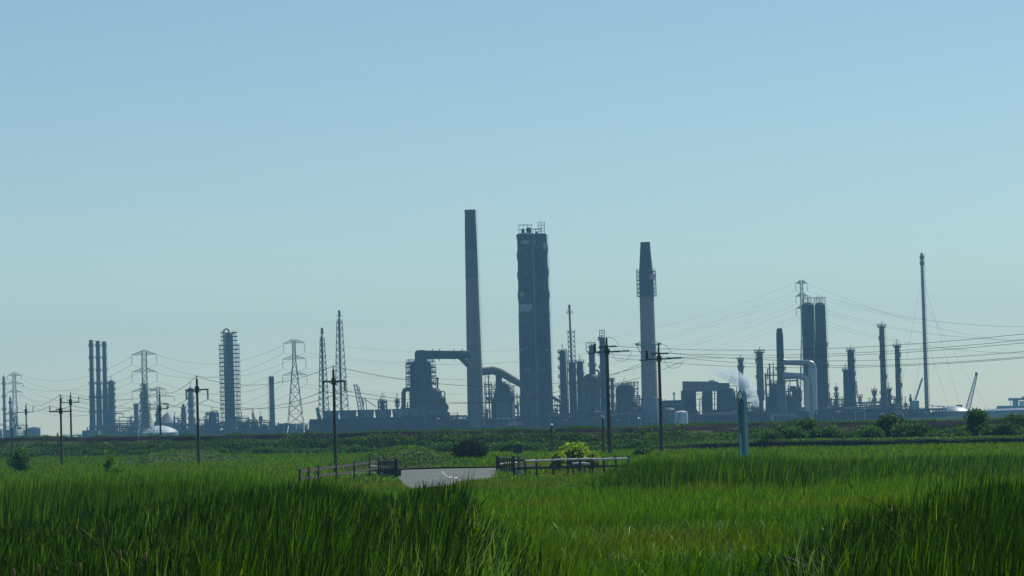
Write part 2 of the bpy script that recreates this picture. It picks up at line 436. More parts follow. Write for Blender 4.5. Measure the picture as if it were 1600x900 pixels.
def duct(T, pts, D, rpx, m, name='duct', label=None, n=16, dy=0, ribs=0):
    """bent round duct; pts are photo pixels at depth D"""
    k = M_(D); P3 = [P(a, b_, D) + Vector((0, dy, 0)) for a, b_ in pts]; b = MB()
    r = [q * k for q in rpx] if isinstance(rpx, (list, tuple)) else rpx * k
    b.path(P3, r, n)
    if ribs:
        rr_ = r if not isinstance(r, list) else r[0]
        for A, B in zip(P3, P3[1:]):
            L_ = (B - A).length; q = int(L_ / ribs)
            for i in range(1, q): c0 = A.lerp(B, i / q); d = (B - A).normalized() * .12; b.path([c0 - d, c0 + d], rr_ * 1.035, n)
    return T.part(name, b, m, label)

def lattice(mb, cx, cy, z0, z1, w0, w1, n, r=.09, legs=True, square=True):
    """four-legged lattice; returns corner function"""
    def cor(z, i):
        t = (z - z0) / (z1 - z0); w_ = w0 + (w1 - w0) * t
        sx, sy = ((-1,-1),(1,-1),(1,1),(-1,1))[i % 4]; return Vector((cx + sx*w_/2, cy + sy*w_/2, z))
    zs = [z0 + (z1 - z0) * i / n for i in range(n + 1)]
    if legs:
        for i in range(4): mb.path([cor(z0, i), cor(z1, i)], r * 1.6, 4)
    for a, b in zip(zs, zs[1:]):
        for i in range(4):
            mb.path([cor(a, i), cor(b, i + 1)], r, 3, False); mb.path([cor(a, i + 1), cor(b, i)], r, 3, False)
            mb.path([cor(b, i), cor(b, i + 1)], r, 3, False)
    return cor

def unit(x0, x1, yt, D, label, seed=0, m=None, dens=1.0, deck=True, solid=0.5, name='process_unit', yb=None, fm=None):
    """a steel frame carrying vessels, exchangers, pipes and platforms"""
    r_ = random.Random(seed); k = M_(D); m = m or STEEL; fm = fm or STEEL
    xa, xb = X(x0, yt, D), X(x1, yt, D); zt = Z((x0 + x1) / 2, yt, D); W_ = xb - xa; cx = (xa + xb) / 2
    T = Thing(name, label, 'process plant', (cx, D, 0)); dp = max(5, min(14, W_ * .6)); y0, y1 = D - dp / 2, D + dp / 2
    nb = max(1, int(W_ / 5.5)); lv = max(1, int(zt / 4.2)); b = MB()
    for i in range(nb + 1):
        x = xa + W_ * i / nb
        hh = zt * (1 - .35 * r_.random() * (0 if i in (0, nb) else 1))
        for y in (y0, y1): b = MB(); b.bar((x, y, 0), (x, y, hh), .42); T.part('frame_post', b, fm)
    for l in range(1, lv + 1):
        z = zt * l / lv * .97; b = MB(); a_, b_ = (xa, xb)
        if l == lv and nb > 1 and r_.random() < .6: a_, b_ = (xa, xa + W_ * .6) if r_.random() < .5 else (xa + W_ * .4, xb)
        if deck: b.box((a_ - .3, y0 - .4, z - .12), (b_ + .3, y1 + .4, z))
        for y in (y0, y1): b.bar((a_, y, z - .3), (b_, y, z - .3), .55)
        for zz in (.55, 1.1): b.path([(a_, y0 - .3, z + zz), (b_, y0 - .3, z + zz)], .08, 3, False)
        n_ = max(2, int((b_ - a_) / 2))
        for i in range(n_ + 1): x = a_ + (b_ - a_) * i / n_; b.path([(x, y0 - .3, z), (x, y0 - .3, z + 1.1)], .08, 3, False)
        T.part('deck', b, fm)
    nv = max(1, int(W_ / 4.5 * dens))
    for i in range(nv):
        x = xa + W_ * (i + .3 + .4 * r_.random()) / nv; y = D + (r_.random() - .5) * dp * .6
        b = MB(); kind = r_.random()
        if kind < .45:
            h = zt * (.45 + .5 * r_.random()); rr_ = min(W_ * .3, .8 + 1.0 * r_.random() + solid * .6); z0 = 0 if r_.random() < .5 else h * .3
            b.lathe(x, y, [(rr_ * .4, z0), (rr_, z0 + rr_ * .4), (rr_, h - rr_ * .4), (rr_ * .6, h - .1 * rr_), (rr_ * .1, h)], 14)
            b.path([(x, y, h - .2), (x, y, h + .9), (x + rr_ + .5, y, h + .9), (x + rr_ + .5, y, 0)], .16, 6)
            T.part('vessel', b, (m, m, m, GREY, RUST, PALE)[int(r_.random() * 6)])
        elif kind < .75:
            z = zt * (.25 + .6 * r_.random()); L_ = min(W_ * .4, 3 + 3 * r_.random()); rr_ = .6 + .6 * r_.random()
            b.path([(x - L_ / 2, y, z), (x - L_ / 2 + .3, y, z), (x + L_ / 2 - .3, y, z), (x + L_ / 2, y, z)], [rr_ * .6, rr_, rr_, rr_ * .6], 12)
            for s in (-.3, .3): b.box((x + s * L_ - .2, y - rr_ * .8, z - rr_ - .8), (x + s * L_ + .2, y + rr_ * .8, z - rr_ * .5))
            T.part('heat_exchanger', b, GREY if r_.random() < .4 else m)
        else:
            z = zt * (.1 + .5 * r_.random()); a = 1.2 + 1.6 * r_.random(); h = zt * (.2 + .3 * r_.random())
            b.box((x - a, y - a, z), (x + a, y + a, min(zt * .95, z + h)))
            b.box((x - a - .1, y - a - .1, min(zt * .95, z + h)), (x + a + .1, y + a + .1, min(zt * .95, z + h) + .15))
            T.part('equipment_housing', b, m)
    for i in range(max(2, int(W_ / 4.0 * dens))):
        x = xa + W_ * r_.random(); y = D + (r_.random() - .5) * dp * .8; h = zt * (1.02 + .28 * r_.random()); q = .14 + .28 * r_.random() ** 2; b = MB()
        b.path([(x, y, 0), (x, y, h)], q, 6)
        if r_.random() < .5: b.ring(x, y, h * .93, q, q + .7, .3, 8)
        T.part('vent_stack', b, fm)
    for i in range(max(2, int(W_ / 2.2 * dens))):
        x = xa + W_ * r_.random(); y = y0 - .2 + dp * r_.random(); z = zt * (.25 + .85 * r_.random()); dx = (r_.random() - .5) * W_ * .9
        x2 = min(xb + 1, max(xa - 1, x + dx)); b = MB(); pr_ = .16 + .28 * r_.random()
        pts = [(x, y, 0), (x, y, z)]
        if abs(x2 - x) > .6: pts += [(x2, y, z), (x2, y, max(0, z - 2 - 5 * r_.random()))]
        q = []
        for p in pts: q.append(Vector(p))
        b.path(q, pr_, 6); T.part('pipe', b, m if r_.random() < .72 else PALE)
    if solid > .3:   # closed-in lower storey: switch rooms, pump houses
        n_ = max(1, int(W_ / 9)); 
        for i in range(n_):
            if r_.random() < solid:
                a_ = xa + W_ * i / n_ + .3; b_ = xa + W_ * (i + .75 + .2 * r_.random()) / n_; h = zt * (.22 + .35 * r_.random() * solid); b = MB()
                b.box((a_, y0 + .3, 0), (b_, y1 - .3, h)); b.box((a_ - .2, y0 + .1, h), (b_ + .2, y1 - .1, h + .25)); T.part('pump_house', b, m)
    return T

def rack(pts, D, label, z_over=0, name='pipe_rack', pipes=4, m=None):
    xa, xb = X(pts[0], pts[1], D), X(pts[2], pts[1], D); z = Z(pts[0], pts[1], D); T = Thing(name, label, 'pipe rack', ((xa + xb) / 2, D, 0))
    n = max(2, int((xb - xa) / 6))
    for i in range(n + 1):
        x = xa + (xb - xa) * i / n; b = MB()
        for y in (D - 3, D + 3): b.bar((x, y, 0), (x, y, z), .3)
        for zz in (z, z * .72): b.bar((x, D - 3, zz), (x, D + 3, zz), .3)
        T.part('trestle', b, STEEL)
    for i in range(pipes):
        b = MB(); zz = (z if i % 2 == 0 else z * .72) + .4; r = .2 + .12 * (i % 3); y = D - 2.2 + i * 4.4 / max(1, pipes - 1)
        b.path([(xa - .5, y, zz), (xb + .5, y, zz)], r, 8); T.part('pipe', b, (m or STEEL) if i % 3 else PALE)
    return T

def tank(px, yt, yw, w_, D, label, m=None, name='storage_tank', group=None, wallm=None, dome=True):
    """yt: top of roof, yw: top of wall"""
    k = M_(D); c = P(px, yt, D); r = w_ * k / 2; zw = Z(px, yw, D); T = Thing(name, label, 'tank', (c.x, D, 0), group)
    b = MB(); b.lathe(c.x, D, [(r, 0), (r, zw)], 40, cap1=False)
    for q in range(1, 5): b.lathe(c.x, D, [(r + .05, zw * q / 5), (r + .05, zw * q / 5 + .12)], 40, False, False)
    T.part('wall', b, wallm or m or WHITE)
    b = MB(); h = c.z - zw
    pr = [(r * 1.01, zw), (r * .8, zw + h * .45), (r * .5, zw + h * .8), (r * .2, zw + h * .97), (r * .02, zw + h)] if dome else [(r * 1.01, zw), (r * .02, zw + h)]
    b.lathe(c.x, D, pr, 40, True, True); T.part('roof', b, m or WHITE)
    b = MB(); b.rail(c.x, D, zw, r + .05, 28, 0, 360, 1.1, .05); T.part('railing', b, STEEL)
    b = MB(); n = 22
    for i in range(n):
        a = math.radians(-150 + 50 * i / n); b.box((c.x + (r + .1) * math.cos(a) - .4, D + (r + .5) * math.sin(a) - .4, zw * i / n), (c.x + (r + .1) * math.cos(a) + .4, D + (r + .5) * math.sin(a) + .4, zw * i / n + .12))
    T.part('spiral_stair', b, STEEL)
    return T
PYL_ATT = {}
def pylon(key, px, yt, yarms, hw, ybase, wt, wb, D, label, drop=14, group='lattice transmission towers carrying wires through the refinery', yk=None, sides=(-1, 1)):
    k = M_(D); c = P(px, yt, D); cx = c.x; T = Thing('transmission_tower', label, 'pylon', (cx, D, 0), group)
    zt = c.z; za = [Z(px, y, D) for y in yarms]; top = za[0] + 1.5; zk = Z(px, yk, D) if yk else za[-1] - 1
    w1, w0 = wt * k, wb * k
    def wid(z): return w1 if z > zk else w0 + (w1 - w0) * z / zk
    for i in range(4):
        sx, sy = ((-1,-1),(1,-1),(1,1),(-1,1))[i]; b = MB()
        b.path([(cx + sx*w0/2, D + sy*w0/2, 0), (cx + sx*w1/2, D + sy*w1/2, zk), (cx + sx*w1*.42, D + sy*w1*.42, top)], .2, 4); T.part('leg', b, GALV)
    b = MB(); lattice(b, cx, D, 0, zk, w0, w1, 7, .10, False); lattice(b, cx, D, zk, top, w1, w1 * .84, 9, .09, False); T.part('bracing', b, GALV)
    b = MB()
    for sx in (-1, 1):
        for sy in (-1, 1): b.path([(cx + sx*w1*.42, D + sy*w1*.42, top), (cx, D, zt)], .13, 4)
    T.part('peak', b, GALV)
    att = []
    for q, z in enumerate(za):
        b = MB(); h = hw[q] * k; e = w1 * .46
        for s in sides:
            tip = Vector((cx + s * h, D, z))
            for sy in (-1, 1):
                b.path([(cx + s*e, D + sy*e, z), tip], .13, 4); b.path([(cx + s*e, D + sy*e, z + 2.0), tip], .13, 4)
                for j in range(1, 5):
                    t = j / 5; p0 = Vector((cx + s*e, D + sy*e, z)).lerp(tip, t); p1 = Vector((cx + s*e, D + sy*e, z + 2)).lerp(tip, t); p2 = Vector((cx + s*e, D + sy*e, z)).lerp(tip, t - .2)
                    b.path([p0, p1], .07, 3, False); b.path([p1, p2], .07, 3, False)
        T.part('cross_arm', b, GALV)
        for s in sides:
            b = MB(); tip = Vector((cx + s * h, D, z)); L_ = drop * k
            b.path([tip, tip - Vector((0, 0, L_))], .09, 4)
            for j in range(6): zz = z - L_ * (.25 + .7 * j / 6); b.lathe(tip.x, D, [(.12, zz), (.26, zz + .12), (.12, zz + .3)], 8)
            T.part('insulator', b, BROWNI); att.append((s, tip - Vector((0, 0, L_))))
    att.append((0, Vector((cx, D, zt)))); PYL_ATT[key] = att
    return T
def wire(a, b, sag, label, group, r=.03, n=18, name='overhead_wire', cat='wire'):
    a, b = Vector(a), Vector(b); m = MB(); pts = []
    for i in range(n + 1):
        t = i / n; p = a.lerp(b, t); p.z -= sag * 4 * t * (1 - t); pts.append(p)
    o = a.copy(); m.path(pts, r, 4)
    return single(name, m, WIRE, label, cat, group, org=tuple(o))
# ================================================================ the refinery, left to right
# ---- far left
column(5.5, 588, 3.5, 4.5, 2200, STEEL, 'slim hazy column at the far left edge beside the leftmost lattice tower', [(600, 7), (620, 7), (640, 8)], ladder='r', top='vent')
column(16, 621, 3.5, 5, 2200, STEEL, 'short slim column between the far left column and the leftmost lattice tower', [(630, 6), (645, 7)], top='vent')
unit(7, 24, 645, 2150, 'dark block of stacked plant under the leftmost lattice tower', 3, DARK, 1.4, solid=.9)
unit(-8, 8, 663, 2150, 'low plant cut by the left edge of the picture', 4, STEEL)
unit(24, 42, 664, 2250, 'low pale pipework right of the leftmost lattice tower', 5, STEEL, 1.2)
tank(53, 667, 670, 20, 2300, 'dark round tank right of the low pipework, at far left', DARK)
tank(78, 684, 687, 18, 2600, 'low pale tank on the skyline behind the two near crossarm poles', GREY)
column(90, 676, 3, 3, 2300, STEEL, 'short stub stack on the skyline left of the three tall thin chimneys', dome=False, top='')
for q, (x0, x1, yt, lab, sd_) in enumerate([(60, 76, 681, 'low sheds on the far skyline right of the dark round tank', 31), (98, 116, 680, 'low sheds on the far skyline between the two near crossarm poles and the chimneys', 32), (118, 138, 679, 'low plant at the foot of the leftmost of three thin chimneys', 33)]):
    unit(x0, x1, yt, 2300, lab, sd_, STEEL, solid=.9)
pylon('A', 22, 580, [587, 600, 613], [11, 14, 12], 690, 5, 10, 2300, 'leftmost lattice transmission tower, pale with haze', 5)

# ---- three thin chimneys and the column beside them
for i, (xt, yt, lab) in enumerate([(142, 532, 'leftmost of the three tall thin dark chimneys'), (152.5, 533, 'middle one of the three tall thin dark chimneys'), (162.5, 534, 'rightmost of the three tall thin dark chimneys, next to the rough column')]):
    T, cx, zof, rad = column(xt, yt, 6, 9.5, 1900, DARK, lab, [(y, 8.5 if y < 600 else 10.5) for y in (541, 560, 579, 600, 622, 645, 668)], name='chimney', cat='chimney', group='three thin chimneys', dome=False, top='',
           prof=[(yt, 5.6), (yt + 4, 6), (580, 6.4), (598, 6.6), (614, 8.4), (690, 9.6)], ladder='r')
    b = MB(); z = zof(yt); b.ring(cx, 1900, z - .6, rad(z) * .9, rad(z) + .2, .8, 18); T.part('rim', b, DARK)
T, *_ = column(173.5, 594, 9, 11.5, 1900, DARK, 'broad rough column with many platforms right of the three thin chimneys', [(y, 14 if y < 640 else 15) for y in (600, 609, 618, 628, 638, 648, 658, 668, 678)], ladder='r', top='davit')
rack((181, 663, 208), 1850, 'pipe rack between the rough column and the short grey column', pipes=6)
unit(182, 207, 666, 1900, 'low vessels under the pipe rack right of the three chimneys', 8, STEEL, 1.3, solid=.8)
# looped flue pipes on top of the rack
Tl = Thing('flue_pipes', 'square looped pipes rising above the pipe rack right of the three chimneys', 'pipework', (X(194, 660, 1840), 1840, 0))
for pts in ([(180, 646), (192.5, 646), (192.5, 652), (203, 652), (203, 664)], [(186, 664), (186, 652), (200, 652), (200, 664)], [(181, 658), (208, 658)]):
    duct(Tl, pts, 1840, .9, DARK, 'pipe', n=6)
b = MB()
for x in (183, 191, 199, 206): p = P(x, 660, 1840); b.bar((p.x, 1840, 0), (p.x, 1840, p.z), .3)
Tl.part('support_posts', b, STEEL)
column(212.5, 631, 7, 8, 1850, GREY, 'short plain grey column left of the column under the tall lattice tower', [(634, 10), (660, 10)], dome=False, top='')
column(225, 600, 7, 9, 1820, DARK, 'dark stepped column standing right behind the tall left lattice tower', [(y, 12 if y < 612 else 17) for y in (603, 611, 619, 630, 642, 655, 668)], prof=[(599, 3), (601, 6), (611, 7), (612, 12), (618, 13), (640, 13.5), (690, 17)], ladder='r', top='davit')
tank(262, 644, 661, 44, 1950, 'large hazy cone roofed tank behind the pale domed tank', GREY, wallm=GREY, dome=False)
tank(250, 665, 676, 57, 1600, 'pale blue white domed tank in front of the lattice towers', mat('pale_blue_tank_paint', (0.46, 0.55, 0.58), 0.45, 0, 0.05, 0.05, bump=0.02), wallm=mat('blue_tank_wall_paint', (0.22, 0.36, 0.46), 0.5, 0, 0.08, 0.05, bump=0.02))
column(247, 640, 7, 9, 1700, DARK, 'short dark column seen through the small lattice tower behind the domed tank', [(650, 11), (662, 11)], top='davit')
column(286.5, 632, 4, 8, 1800, DARK, 'stepped dark column right of the domed tank', [(638, 8), (650, 10), (664, 10)], prof=[(631, 2), (633, 4), (637, 4.2), (638, 7), (660, 8), (690, 9)], top='')
column(297.5, 605, 8, 9, 1800, GREY, 'pale grey column with slanted top and side platforms behind the near left pole', [(y, 13) for y in (612, 623, 633, 644, 655, 666)], ladder='r', top='davit')
unit(322, 341, 645, 1700, 'squat boiler house with small platforms left of the scaffolded column', 12, DARK, 1.5, solid=1)
column(332, 643, 12, 14, 1700, DARK, 'squat dark vessel on top of the boiler house left of the scaffolded column', [(648, 16), (658, 18)], prof=[(643, 6), (646, 10), (649, 12), (690, 13)], top='davit', ladder='l')
unit(303, 322, 667, 1750, 'low plant between the pale grey column and the boiler house', 13, STEEL, solid=.8)

# ---- scaffolded column
D = 1600; k = M_(D)
T, cx, zof, rad = column(357.6, 519, 12.5, 14, D, GREY, 'tall column wrapped in scaffolding with a looped pipe on top', [], name='scaffolded_column', skirt=True, ladder=None, dome=True)
ys = [520.5 + 7.35 * i * (0.85 if i < 3 else 0.90) for i in range(24)]
for i, y in enumerate(ys):
    if y > 684: break
    z = zof(y); hwid = (12.5 if i < 3 else 15.2) * k; b = MB()
    for s in (-1, 1):
        b.box((cx + s * (rad(z) + .1), D - hwid * .7, z), (cx + s * hwid, D + hwid * .7, z + .5))
    b.box((cx - rad(z), D - hwid * .7, z), (cx + rad(z), D - hwid * .45, z + .25))
    for zz in (.9, 1.5): 
        b.path([(cx - hwid, D - hwid * .7, z + zz), (cx - rad(z), D - hwid * .7, z + zz)], .05, 3, False); b.path([(cx + hwid, D - hwid * .7, z + zz), (cx + rad(z), D - hwid * .7, z + zz)], .05, 3, False)
    T.part('scaffold_deck', b, STEEL)
for s in (-1, 1):
    for fx in (1.0, .66):
        for sy in (-.7, .7):
            b = MB(); x = cx + s * 15 * k * fx; b.path([(x, D + sy * 15 * k, 0), (x, D + sy * 15 * k, zof(522 if fx < 1 else 537))], .13, 4); T.part('scaffold_pole', b, GALV)
    b = MB()
    for i in range(0, 22, 1):
        za, zb = zof(537 + 6.7 * i), zof(537 + 6.7 * (i + 1)); a_, c_ = (15, 10) if i % 2 else (10, 15)
        if zb < 0: break
        b.path([(cx + s * a_ * k, D - 10.5 * k, za), (cx + s * c_ * k, D - 10.5 * k, zb)], .12, 3, False)
    T.part('scaffold_brace', b, GALV)
b = MB(); pts = [P(351.5, 690, D)]
x0 = P(352.0, 519, D).x; pts = [(x0, D - 8, 0), (x0, D - 8, zof(518.5))]
for i in range(9):
    a = math.pi - math.pi * i / 8; pts.append((x0 + (3.2 + 3.2 * math.cos(a)) * k, D - 2 - 6 * (1 - i/8), zof(518.5) + 4.0 * k * math.sin(a)))
b.path(pts, 1.35 * k, 10); T.part('overhead_pipe', b, STEEL)
b = MB(); b.path([(cx + 4 * k, D, zof(519)), (cx + 9 * k, D, zof(521))], .5, 8); T.part('top_nozzle', b, WHITE)

unit(340, 392, 661, 1650, 'long low plant at the foot of the scaffolded column', 15, STEEL, 1.2, solid=.9)
unit(392, 421, 659, 1700, 'low plant left of the banded round chimney', 16, STEEL, 1.2, solid=.9)
column(395, 640, 1.8, 2.4, 1700, STEEL, 'thin short vent stack between the scaffolded column and the banded chimney', [(650, 4)], top='')
column(407.5, 651, 6, 4, 1700, DARK, 'small bulbous vessel on a stem left of the banded chimney', prof=[(650, 3), (652, 6), (657, 6), (660, 3), (690, 4)], top='davit')
column(367, 650, 4, 4, 1690, DARK, 'small drum close right of the scaffolded column', [(655, 7)], top='davit')
unit(372, 388, 652, 1680, 'stack of small drums right of the scaffolded column', 17, STEEL, 1.2, solid=.4)
# ---- banded chimney
T, cx, zof, rad = column(424, 588, 7.5, 9, 1600, GREY, 'plain round chimney with a dark top band left of the lattice tower', [], name='chimney', cat='chimney', dome=False, prof=[(599, 7.6), (600, 7.7), (690, 9.2)], ladder='l')
b = MB(); z = zof(600); b.lathe(cx, 1600, [(4.0*M_(1600), z), (4.0*M_(1600), zof(588)), (3.0*M_(1600), zof(588))], 20); T.part('dark_top_band', b, SOOT)
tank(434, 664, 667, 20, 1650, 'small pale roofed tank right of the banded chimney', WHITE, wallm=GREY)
unit(446, 484, 668, 1700, 'low plant around the feet of the middle lattice tower', 18, STEEL, 1, solid=.9)
tank(470, 661, 664, 22, 1900, 'hazy tank behind the feet of the middle lattice tower', GREY)
pylon('B', 225, 546, [554, 581, 611], [19.5, 19.5, 20], 690, 8, 26, 1560, 'tall left lattice transmission tower with drooping crossarm strings, left of the domed tank', 15, yk=625)
pylon('C', 247, 602, [609, 620, 633], [12, 25, 14], 690, 5, 14, 2000, 'small hazy lattice transmission tower behind the domed tank', 8, yk=650)
pylon('D', 459, 531, [536, 561, 586], [16.5, 18, 19], 680, 5, 27, 1500, 'middle lattice transmission tower right of the banded chimney', 15, yk=563)

# ---- two flare towers
for (xt, yt, yl, w0, w1, lab) in ((503, 512, 530, 19, 6.5, 'left and shorter of the two lattice flare towers'), (530, 485, 503, 24, 8, 'right and taller of the two lattice flare towers')):
    D = 1540; k = M_(D); c = P(xt, yt, D); T = Thing('flare_tower', lab, 'flare tower', (c.x, D, 0), 'lattice flare towers')
    zl = Z(xt, yl, D); zt = c.z
    for i in range(4):
        sx, sy = ((-1,-1),(1,-1),(1,1),(-1,1))[i]; b = MB(); b.path([(c.x + sx*w0*k/2, D + sy*w0*k/2, 0), (c.x + sx*w1*k/2, D + sy*w1*k/2, zl)], .2, 4); T.part('leg', b, GALV)
    b = MB(); lattice(b, c.x, D, 0, zl, w0*k, w1*k, 16, .10, False); T.part('bracing', b, GALV)
    b = MB(); b.path([(c.x, D, 0), (c.x, D, zl), (c.x, D, zt - 3)], 1.1 * k, 8); b.path([(c.x - 1.6*k, D, 0), (c.x - 1.6*k, D, zl + 2)], .25, 6); T.part('flare_pipe', b, STEEL)
    b = MB(); b.lathe(c.x, D, [(1.1*k, zt - 3.2), (1.9*k, zt - 2.2), (1.9*k, zt - .4), (1.2*k, zt)], 10); T.part('flare_tip', b, DARK)
    for y in (yl, yl - 8):
        b = MB(); z = Z(xt, y, D); r = w1 * k * (.62 if y == yl else .45); b.ring(c.x, D, z, .4, r, .15, 10); b.rail(c.x, D, z, r, 8); T.part('platform', b, GALV)

# ---- quay cranes glimpsed behind the cooling tower
Tq = Thing('dock_crane', 'pale lattice crane boom rising behind the cooling towers', 'crane', (X(560, 640, 2400), 2400, 0))
b = MB(); D = 2400
for (a, c_) in (((553, 600), (562, 650)), ((557.5, 600), (567, 650)), ((560.5, 604), (570, 650))): b.path([P(*a, D), P(*c_, D)], .55, 4)
for i in range(8):
    t = i / 8; b.path([P(553 + 9*t, 600 + 50*t, D), P(557.5 + 9.5*(t+.12), 600 + 50*(t+.12), D)], .25, 3)
    b.path([P(557.5 + 9.5*t, 600 + 50*t, D), P(553 + 9*(t+.12), 600 + 50*(t+.12), D)], .25, 3)
Tq.part('boom', b, STEEL)
b = MB()
for (a, c_) in (((566, 622), (569, 645)), ((566, 622), (571, 622)), ((571, 622), (573.5, 645)), ((569, 622), (567, 645)), ((571, 624), (588, 636))): b.path([P(*a, D), P(*c_, D)], .45, 4)
Tq.part('gantry', b, STEEL)
b = MB(); a = P(560, 650, D); b.box((a.x - 5, D - 4, 0), (a.x + 8, D + 4, a.z)); Tq.part('crane_base', b, STEEL)

# ---- cooling tower row
D = 1380; k = M_(D)
Tc = Thing('cooling_tower', 'long green grey row of cooling cells with flared fan stacks, left of the dark converter', 'cooling tower', (X(572, 660, D), D, 0))
def pbox(T, x0, x1, yt, yb, D, dp, m, name, label=None, yt2=None):
    k = M_(D); b = MB(); za = Z(x0, yt, D); zb = Z(x1, yt2 if yt2 else yt, D); zl = 0 if yb is None else Z((x0+x1)/2, yb, D); xa, xb = X(x0, yt, D), X(x1, yt, D)
    y0, y1 = D - dp/2, D + dp/2
    b.add([(xa,y0,zl),(xb,y0,zl),(xb,y1,zl),(xa,y1,zl),(xa,y0,za),(xb,y0,zb),(xb,y1,zb),(xa,y1,za)], [(0,3,2,1),(4,5,6,7),(0,1,5,4),(1,2,6,5),(2,3,7,6),(3,0,4,7)])
    return T.part(name, b, m, label)
pbox(Tc, 491, 664, 655.5, None, D, 15, DARK, 'basin_block', yt2=650)
pbox(Tc, 484, 491.5, 658, None, D, 13, DARK, 'end_block')
for i in range(44):
    x = X(486 + 4 * i, 657, D); b = MB(); b.bar((x, D - 7.7, 0), (x, D - 7.7, Z(486 + 4*i, 657 - i * .12, D)), .25); Tc.part('louvre_post', b, DARK)
for q, (xa_, xb_) in enumerate([(503, 530), (529.5, 557.5), (557.5, 585), (585, 612), (612, 639), (639, 664)]):
    yt = 641.8 - q * .75; yb = 654.5 - q * .75; c = P((xa_ + xb_) / 2, yt, D); zb_ = Z((xa_+xb_)/2, yb, D); r = (xb_ - xa_) / 2 * k
    zmid = zb_ + (c.z - zb_) * .35
    for dyo in (0,):
        b = MB(); b.lathe(c.x, D + dyo, [(r * .985, c.z - .3), (r * .985, c.z), (r*.8, c.z)], 26, True, False); b.lathe(c.x, D, [(r * .86, zb_ - .4), (r * .90, zmid), (r * .98, c.z - .2)], 26)
        Tc.part('fan_stack', b, TEAL)
b = MB(); z = Z(572, 655, D); b.path([(X(492,654,D), D - 7.6, z + 1.1), (X(662,650,D), D - 7.6, z + 2.6)], .06, 3); Tc.part('handrail', b, STEEL)
pbox(Tc, 484.5, 500, 655, None, D + 12, 8, TEAL, 'stair_housing')
b = MB(); a, c_ = P(494.5, 637, D + 12), P(500, 656, D + 12); b.add([(P(493, 637, D+6)), (P(497, 636.5, D+6)), (P(503, 656, D+6)), (P(496, 656, D+6)), (P(493, 637, D+14)), (P(497, 636.5, D+14)), (P(503, 656, D+14)), (P(496, 656, D+14))], [(0,1,2,3),(7,6,5,4),(0,4,5,1),(1,5,6,2),(2,6,7,3),(3,7,4,0)]); Tc.part('slanted_shroud', b, TEAL)
for (xw, yw, ww, hw_) in ((622.5, 640.5, 7, 11), (649, 640.5, 5, 10)):
    b = MB(); a = P(xw, yw, D - 9); b.box((a.x, a.y, a.z - hw_*k), (a.x + ww*k, a.y + .2, a.z)); w_ = Tc.part('pale_louvre_panel', b, mat('pale_louvre', (0.42, 0.42, 0.38), .6, 0, .1, 1, bump=0))
    for i in range(1, 3):
        for j in range(1, 4):
            pass
    b = MB()
    for i in range(4): x = a.x + ww*k*i/3; b.bar((x, a.y - .1, a.z - hw_*k), (x, a.y - .1, a.z), .18)
    for j in range(5): z = a.z - hw_*k*j/4; b.bar((a.x, a.y - .1, z), (a.x + ww*k, a.y - .1, z), .18)
    Tc.part('panel_bars', b, STEEL, parent=w_)
unit(591, 604, 626, 1410, 'knot of pipes and small drums sticking up behind the cooling towers', 22, DARK, 1.6, solid=.2)
column(597.5, 624, 4, 5, 1400, DARK, 'small drum with a rounded head behind the cooling towers', [(630, 10), (637, 12)], prof=[(624, 2), (626, 4), (630, 4.5), (632, 7), (640, 8), (690, 8)], top='davit')
column(620.5, 624, 3, 6, 1400, DARK, 'small drum left of the pipe bend on the dark converter', [(628, 8), (634, 8)], prof=[(623, 2.5), (625, 5), (629, 5.5), (631, 3), (690, 6)], top='davit')

# ---- main chimney
D = 1450; k = M_(D)
T, cx, zof, rad = column(734.5, 328, 17, 26, D, CONC, 'tallest chimney, tapering weathered concrete joined by a big duct', [], name='chimney', cat='chimney', dome=False, prof=[(352, 17.6), (450, 20.3), (560, 23.2), (690, 26)], ladder='r')
b = MB(); b.lathe(cx, D, [(rad(zof(352)), zof(352)), (8.5*k, zof(331)), (8.9*k, zof(331)), (8.9*k, zof(328)), (7*k, zof(328))], 24); T.part('sooty_top', b, SOOT)
for (ya, yb_, m_, nm) in ((352, 392, SOOT, 'sooty_shaft'), (392, 436, SMOKY, 'smoke_stained_shaft')):
    b = MB(); b.lathe(cx, D, [(rad(zof(yb_)) + .06, zof(yb_)), (rad(zof(ya)) + .06, zof(ya))], 24, False, False); T.part(nm, b, m_)
y = 345
while y < 676:
    b = MB(); z = zof(y); r = rad(z) if y > 352 else 8.7 * k; b.ring(cx, D, z, r - .05, r + .14, .3, 28); T.part('steel_band', b, CONC if y > 436 else (SMOKY if y > 392 else SOOT)); y += 7.3
# duct from converter to the chimney
# ---- converter T1
D1 = 1430; k = M_(D1)
T, cx, zof, rad = column(657, 566, 33, 38, D1, DARK, 'massive dark converter with a broad duct running to the tallest chimney', [(566, 46), (574, 48), (583, 47), (592, 48), (601, 48)], name='converter', cat='converter', prof=[(564, 22), (567, 30), (571, 34), (603, 34), (607, 37), (690, 38)], ladder='l')
duct(T, [(657.5, 575), (657.5, 560), (658.6, 556.5), (661, 554.9), (665, 554.4), (697, 554.4), (735, 554.4)], D1, [9.6, 9.6, 9, 8, 6.8, 6.6, 6.6], DARK, 'overhead_duct', n=20, ribs=3.0)
b = MB(); p = P(657.5, 549, D1); b.lathe(p.x, D1, [(9.8*k, Z(657,562,D1)), (9.8*k, Z(657,552,D1)), (8.6*k, Z(657,548.6,D1)), (5*k, Z(657,547,D1)), (.3, Z(657,546.8,D1))], 20); T.part('duct_head', b, DARK)
b = MB(); a = [P(719, 561, D1), P(730, 575, D1), P(740, 575, D1), P(740, 561, D1)]
b.path([P(717, 556, D1), P(733, 572, D1)], 4.2 * k, 12); T.part('duct_transition', b, DARK)
